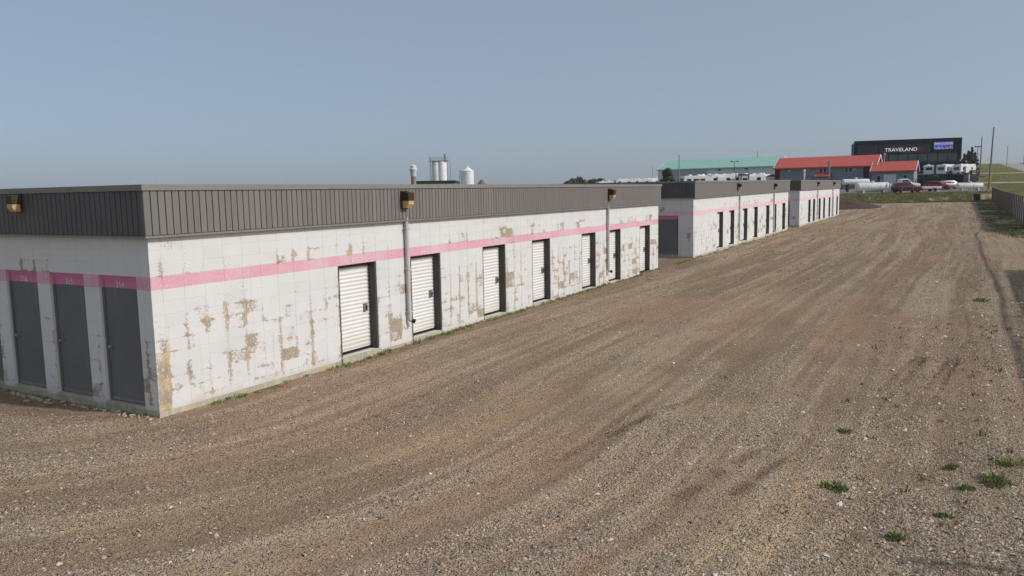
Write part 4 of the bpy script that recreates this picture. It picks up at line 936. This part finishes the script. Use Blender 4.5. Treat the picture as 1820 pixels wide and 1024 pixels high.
# heaps
def heap(name, x, y, rx, ry, H, mat, label, seed):
    n, m = 40, 18; vs = []; fs = []; z0 = gz1(x, y)
    for i in range(m):
        t = i/(m-1)
        for j in range(n):
            a = 2*math.pi*j/n; q = 1+.35*(float(fbm(math.cos(a)*1.6+seed, math.sin(a)*1.6, seed))-.5)
            X_, Y_ = x+rx*t*q*math.cos(a), y+ry*t*q*math.sin(a)
            h = H*(1-t)**1.15*(1+.3*(float(fbm(X_*.9, Y_*.9, seed+4))-.5)); vs.append((X_-x, Y_-y, gz1(X_, Y_)-z0+h-(.25 if i == m-1 else 0)))
    for i in range(m-1):
        for j in range(n): fs.append((i*n+j, i*n+(j+1) % n, (i+1)*n+(j+1) % n, (i+1)*n+j))
    fs.append(tuple(range(n))); o = MB().add(vs, fs).build(name, mat, None, 60); o.location = (x, y, z0); return tag(o, label, 'heap')
m_dirt = paint('dirt_heap', c3((92, 74, 66)), .95, 0, .3, 1.2, .1, .08, 4); m_heap = paint('aggregate_heap', c3((134, 124, 112)), .95, 0, .2, .5, .1, .1, 2)
hx, hy = yard(104, 0.4107); heap('dirt_heap', hx, hy, 7.0, 5.5, 1.55, m_dirt, 'dark brown dirt heap beyond the end of the farthest storage building', 3)
hx, hy = yard(250, -0.0351); heap('gravel_heap', hx, hy, 5.2, 5.2, 5.0, m_heap, 'grey cone shaped gravel heap right of the cone silo', 6)

# ------------------------------------------------------------------ vegetation
def leaf_material(name, a, b):
    g = G(name); p = g.pos(); n = g.noise(p, .9, 3); w = g.white(g.vscale(p, (40, 40, 40)))
    col = g.mix(g.clamp(n*.7+w*.3), a, b); g.put(g.b.inputs['Base Color'], col); g.b.inputs['Roughness'].default_value = .7; g.b.inputs['Specular IOR Level'].default_value = .2
    return g.mat
m_leaf1 = leaf_material('leaf_dark', (.04, .06, .03), (.11, .14, .065)); m_leaf2 = leaf_material('leaf_spruce', (.03, .045, .028), (.075, .1, .055)); m_bark = paint('bark', c3((80, 66, 54)), .95)
def tree(f, k, H, Rr, label, mat, seed, conif=False, n=2600, leaf=.28, low=.28):
    r_ = place('tree', f, k, 0, label, 'tree', 'trees on the skyline'); q = random.Random(seed)
    b = MB(); b.tube([(0, 0, -.5), (.05, 0, H*.35), (.1, .05, H*.8)], [.05*H*.5, .035*H*.5, .01*H], 8)
    for i in range(6): a = q.uniform(0, 6.28); b.tube([(0, 0, H*.3+i*.06*H), (math.cos(a)*Rr*.55, math.sin(a)*Rr*.55, H*.5+i*.07*H)], [.012*H, .004*H], 6)
    b.build('trunk', m_bark, r_, 40)
    lumps = []
    if conif:
        for i in range(26): t = i/25; rr = Rr*(1-t)**.8*q.uniform(.75, 1.1); a = q.uniform(0, 6.28); lumps.append((math.cos(a)*rr*.45, math.sin(a)*rr*.45, H*(.08+.9*t), max(.18, rr*.6), .35*H/8))
    else:
        for i in range(16): a = q.uniform(0, 6.28); t = q.uniform(low, .92); rr = Rr*math.sin(math.pi*min(.98, (t*.85+.1)))*q.uniform(.3, .75); lumps.append((math.cos(a)*rr, math.sin(a)*rr, H*t, Rr*q.uniform(.28, .5), Rr*q.uniform(.22, .4)))
    vs = []; fs = []
    for i in range(n):
        c = lumps[q.randrange(len(lumps))]; d = Vector((q.gauss(0, 1), q.gauss(0, 1), q.gauss(0, 1))).normalized()*q.uniform(.55, 1.05)
        p = Vector((c[0]+d.x*c[3], c[1]+d.y*c[3], c[2]+d.z*c[4])); s = leaf*q.uniform(.6, 1.4)
        a = Vector((q.gauss(0, 1), q.gauss(0, 1), q.gauss(0, 1))).normalized(); e = a.cross(d+Vector((.01, .02, .03))).normalized(); j = len(vs)
        vs += [p-a*s, p+e*s*.5, p+a*s, p-e*s*.5]; fs.append((j, j+1, j+2, j+3))
    me = bpy.data.meshes.new('crown'); me.from_pydata(vs, [], fs); me.update(); link('crown', me, r_, mat)
for i, (px, H, Rr, lb) in enumerate(((1008, 5.4, 3.4, 'small dark tree at the left end of the skyline clump'), (1021, 6.0, 4.0, 'second tree from the left of the skyline clump'), (1033, 7.7, 4.4, 'tallest round tree of the skyline clump'), (1053, 6.0, 4.0, 'tree right of the tallest one in the skyline clump'), (1068, 5.6, 3.4, 'low tree at the right end of the skyline clump beside the trailers'))):
    tree(420+i*4, (px-907)*.000702, H, Rr, lb, m_leaf1, 20+i, False, 2200, .5)
tree(212, 0.1959, 5.6, 2.0, 'dark bush tree at the left end of the green roofed hall', m_leaf1, 31, False, 2400, .25, .05)
for i, (px, f, H, Rr, lb) in enumerate(((1712, 300, 6.2, 2.4, 'dark spruce right of the showroom, nearest its corner'), (1719, 305, 7.2, 2.6, 'second dark spruce right of the showroom'), (1725, 295, 8.4, 2.6, 'tallest dark spruce right of the showroom'), (1731, 300, 6.6, 2.2, 'rightmost dark spruce right of the showroom'))):
    tree(f, (px-907)*.000702, H, Rr, lb, m_leaf2, 50+i, True, 1500, .34)
# weeds
m_weed = leaf_material('weed_green', (.15, .19, .07), (.38, .42, .19)); m_bank = leaf_material('bank_grass', (.10, .12, .045), (.25, .25, .12)); m_dry = leaf_material('dry_grass', (.16, .13, .06), (.30, .25, .13))
def blades(n, rad, h, q, lean=.5):
    vs = []; fs = []
    for i in range(n):
        a = q.uniform(0, 6.28); r = rad*math.sqrt(q.random()); x, y = math.cos(a)*r, math.sin(a)*r; hh = h*q.uniform(.45, 1.1)*(1-.5*r/rad); b = q.uniform(0, 6.28); w = q.uniform(.006, .014)
        dx, dy = math.cos(a)*lean*hh*q.uniform(.3, 1.1), math.sin(a)*lean*hh*q.uniform(.3, 1.1); px, py = math.cos(b)*w, math.sin(b)*w; j = len(vs)
        vs += [(x-px, y-py, -.02), (x+px, y+py, -.02), (x+dx*.5+px*.9, y+dy*.5+py*.9, hh*.65), (x+dx*.5-px*.9, y+dy*.5-py*.9, hh*.65), (x+dx, y+dy, hh)]; fs += [(j, j+1, j+2, j+3), (j+3, j+2, j+4)]
    return vs, fs
TU = [(1.44,-9.61,.17,.15,'round green weed tuft standing alone in the gravel'),(2.33,-11.16,.24,.2,'largest green weed tuft at the right edge of the gravel'),(3.08,-11.3,.24,.14,'low wide weed tuft behind the largest one'),(2.7,-10.74,.13,.14,'weed tuft left of the largest one'),(1.09,-10.7,.13,.11,'small pale weed tuft in front of the largest one'),(3.65,-9.44,.16,.08,'flat dark weed patch left of the tyre marks'),(18.0,-11.35,.3,.16,'green weed patch beside the shadow line'),(.35,-10.3,.14,.16,'grass sprig at the foot of the picture near the gate shadow'),(1.7,-11.7,.12,.14,'small weed at the right picture edge'),(2.0,-10.9,.1,.12,'sprig between the largest tuft and the small pale one')]
for i, (x, y, rd, h, lb) in enumerate(TU):
    q = random.Random(100+i); vs = []; fs = []
    for j in range(7 if rd > .14 else 4):
        aa = q.uniform(0, 6.28); rr = rd*q.uniform(.1, .6)*(j > 0); v2, f2 = blades(q.randint(14, 46) if j else 70, rd*q.uniform(.25, .5), h*q.uniform(.3, .75), q, q.uniform(.5, 1.2)); nn = len(vs)
        ox, oy = math.cos(aa)*rr*1.3, math.sin(aa)*rr; vs += [(p0+ox, p1+oy, p2) for p0, p1, p2 in v2]; fs += [tuple(k2+nn for k2 in f_) for f_ in f2]
    me = bpy.data.meshes.new('weed_tuft'); me.from_pydata(vs, [], fs); me.update(); me.materials.append(m_weed); me.materials.append(m_dry)
    me.polygons.foreach_set('material_index', [1 if q.random() < .16 else 0 for _ in fs])
    o = link('weed_tuft', me, None, m_weed); o.location = (x, y, float(ground_h(x, y))); tag(o, lb, 'weed', 'weed tufts in the gravel')
def sward(name, pts, label, mat, seed, hmin, hmax, rad, nb):
    q = random.Random(seed); V = []; F = []
    for (x, y) in pts:
        vs, fs = blades(nb, rad*q.uniform(.6, 1.3), q.uniform(hmin, hmax), q, .7); z = float(ground_h(x, y)); j = len(V)
        V += [(a+x, b+y, c+z) for a, b, c in vs]; F += [tuple(i+j for i in f) for f in fs]
    me = bpy.data.meshes.new(name); me.from_pydata(V, [], F); me.update(); return tag(link(name, me, None, mat), label, 'grass', kind='stuff')
q = random.Random(78); pts = [(q.uniform(-.5, 14), -12.6+3.4*q.random()**1.3) for i in range(130)]
sward('margin_sprigs', pts, 'dry sprigs and seedlings dotted over the rough right margin', m_dry, 12, .03, .12, .07, 7)
q = random.Random(77); pts = []
for (a, b, n) in ((.9, 1.7, 14), (2.5, 4.0, 5), (4.1, 5.7, 30), (6.3, 8.3, 30), (8.3, 11.5, 34), (11.5, 18.5, 60), (18.5, 23.4, 20), (29, 52, 60)):
    for i in range(n): pts.append((q.uniform(a, b), -.05-abs(q.gauss(0, .06))))
sward('wall_foot_grass', pts, 'green grass and weeds growing along the foot of the block walls', m_weed, 5, .05, .13, .07, 14)
pts = [(-.06-abs(q.gauss(0, .05)), q.uniform(.2, 5.5)) for i in range(26)]
sward('end_wall_grass', pts, 'short weeds between the pale stones below the grey end doors', m_weed, 6, .04, .1, .05, 10)
pts = []
while len(pts) < 900:
    x, y = q.uniform(34, 118), q.uniform(-15.4, -12.2)
    if float(fields(np.array([x]), np.array([y]))['grass'][0]) > .4: pts.append((x, y))
sward('fence_weeds', pts, 'patchy weeds growing between the gravel and the board fence', m_bank, 7, .1, .35, .3, 12)
pts = []
while len(pts) < 2600:
    f, k = q.uniform(117, 129), q.uniform(.36, .62); x, y = yard(f, k)
    if y > -15 and float(fields(np.array([x]), np.array([y]))['grass'][0]) > .4: pts.append((x, y))
sward('bank_grass', pts, 'rough green grass on the bank below the tank yard', m_bank, 8, .15, .4, .45, 12)
# pale stones along the foot of the near end wall
m_pale = paint('pale_stone', c3((188, 172, 144)), .9, 0, .3, 20, .15, .01, 50); sm = []
for v in range(5):
    bm = bmesh.new(); bmesh.ops.create_icosphere(bm, subdivisions=2, radius=1); qq = random.Random(v)
    o3 = [Vector((qq.uniform(-1, 1), qq.uniform(-1, 1), qq.uniform(-1, 1))).normalized() for _ in range(7)]; of = [qq.uniform(.55, .9) for _ in o3]
    for vv in bm.verts:
        for d, t in zip(o3, of):
            e = vv.co.dot(d)-t
            if e > 0: vv.co -= d*e
    me = bpy.data.meshes.new('edging_stone'); bm.to_mesh(me); bm.free(); me.materials.append(m_pale); sm.append(me)
for i in range(46):
    y = .02+i*.085+q.uniform(-.03, .03); x = -.1-abs(q.gauss(0, .055)); s = q.uniform(.02, .05)
    o = link('edging_stone', sm[i % 5]); o.location = (x, y, float(ground_h(x, y))+s*.2); o.scale = (s*1.2, s*q.uniform(.9, 1.4), s*.7); o.rotation_euler = (q.uniform(-.3, .3), q.uniform(-.3, .3), q.uniform(0, 6.28))
    tag(o, 'small pale stone in the line along the foot of the shaded end wall', 'stone', 'pale stones below the end doors')

# ------------------------------------------------------------------ summer haze
g = G('haze_air'); nt = g.t; nt.nodes.remove(g.b); vp = nt.nodes.new('ShaderNodeVolumePrincipled'); vp.inputs['Color'].default_value = (.90, .94, 1.0, 1); vp.inputs['Density'].default_value = .00013; vp.inputs['Anisotropy'].default_value = .0
nt.links.new(vp.outputs[0], nt.nodes['Material Output'].inputs['Volume'])
zlo = float(ZZ.min())-1.0
tag(MB().box(-305, 7080, -5300, 5300, zlo, 32.0).build('haze', g.mat), kind='stuff')
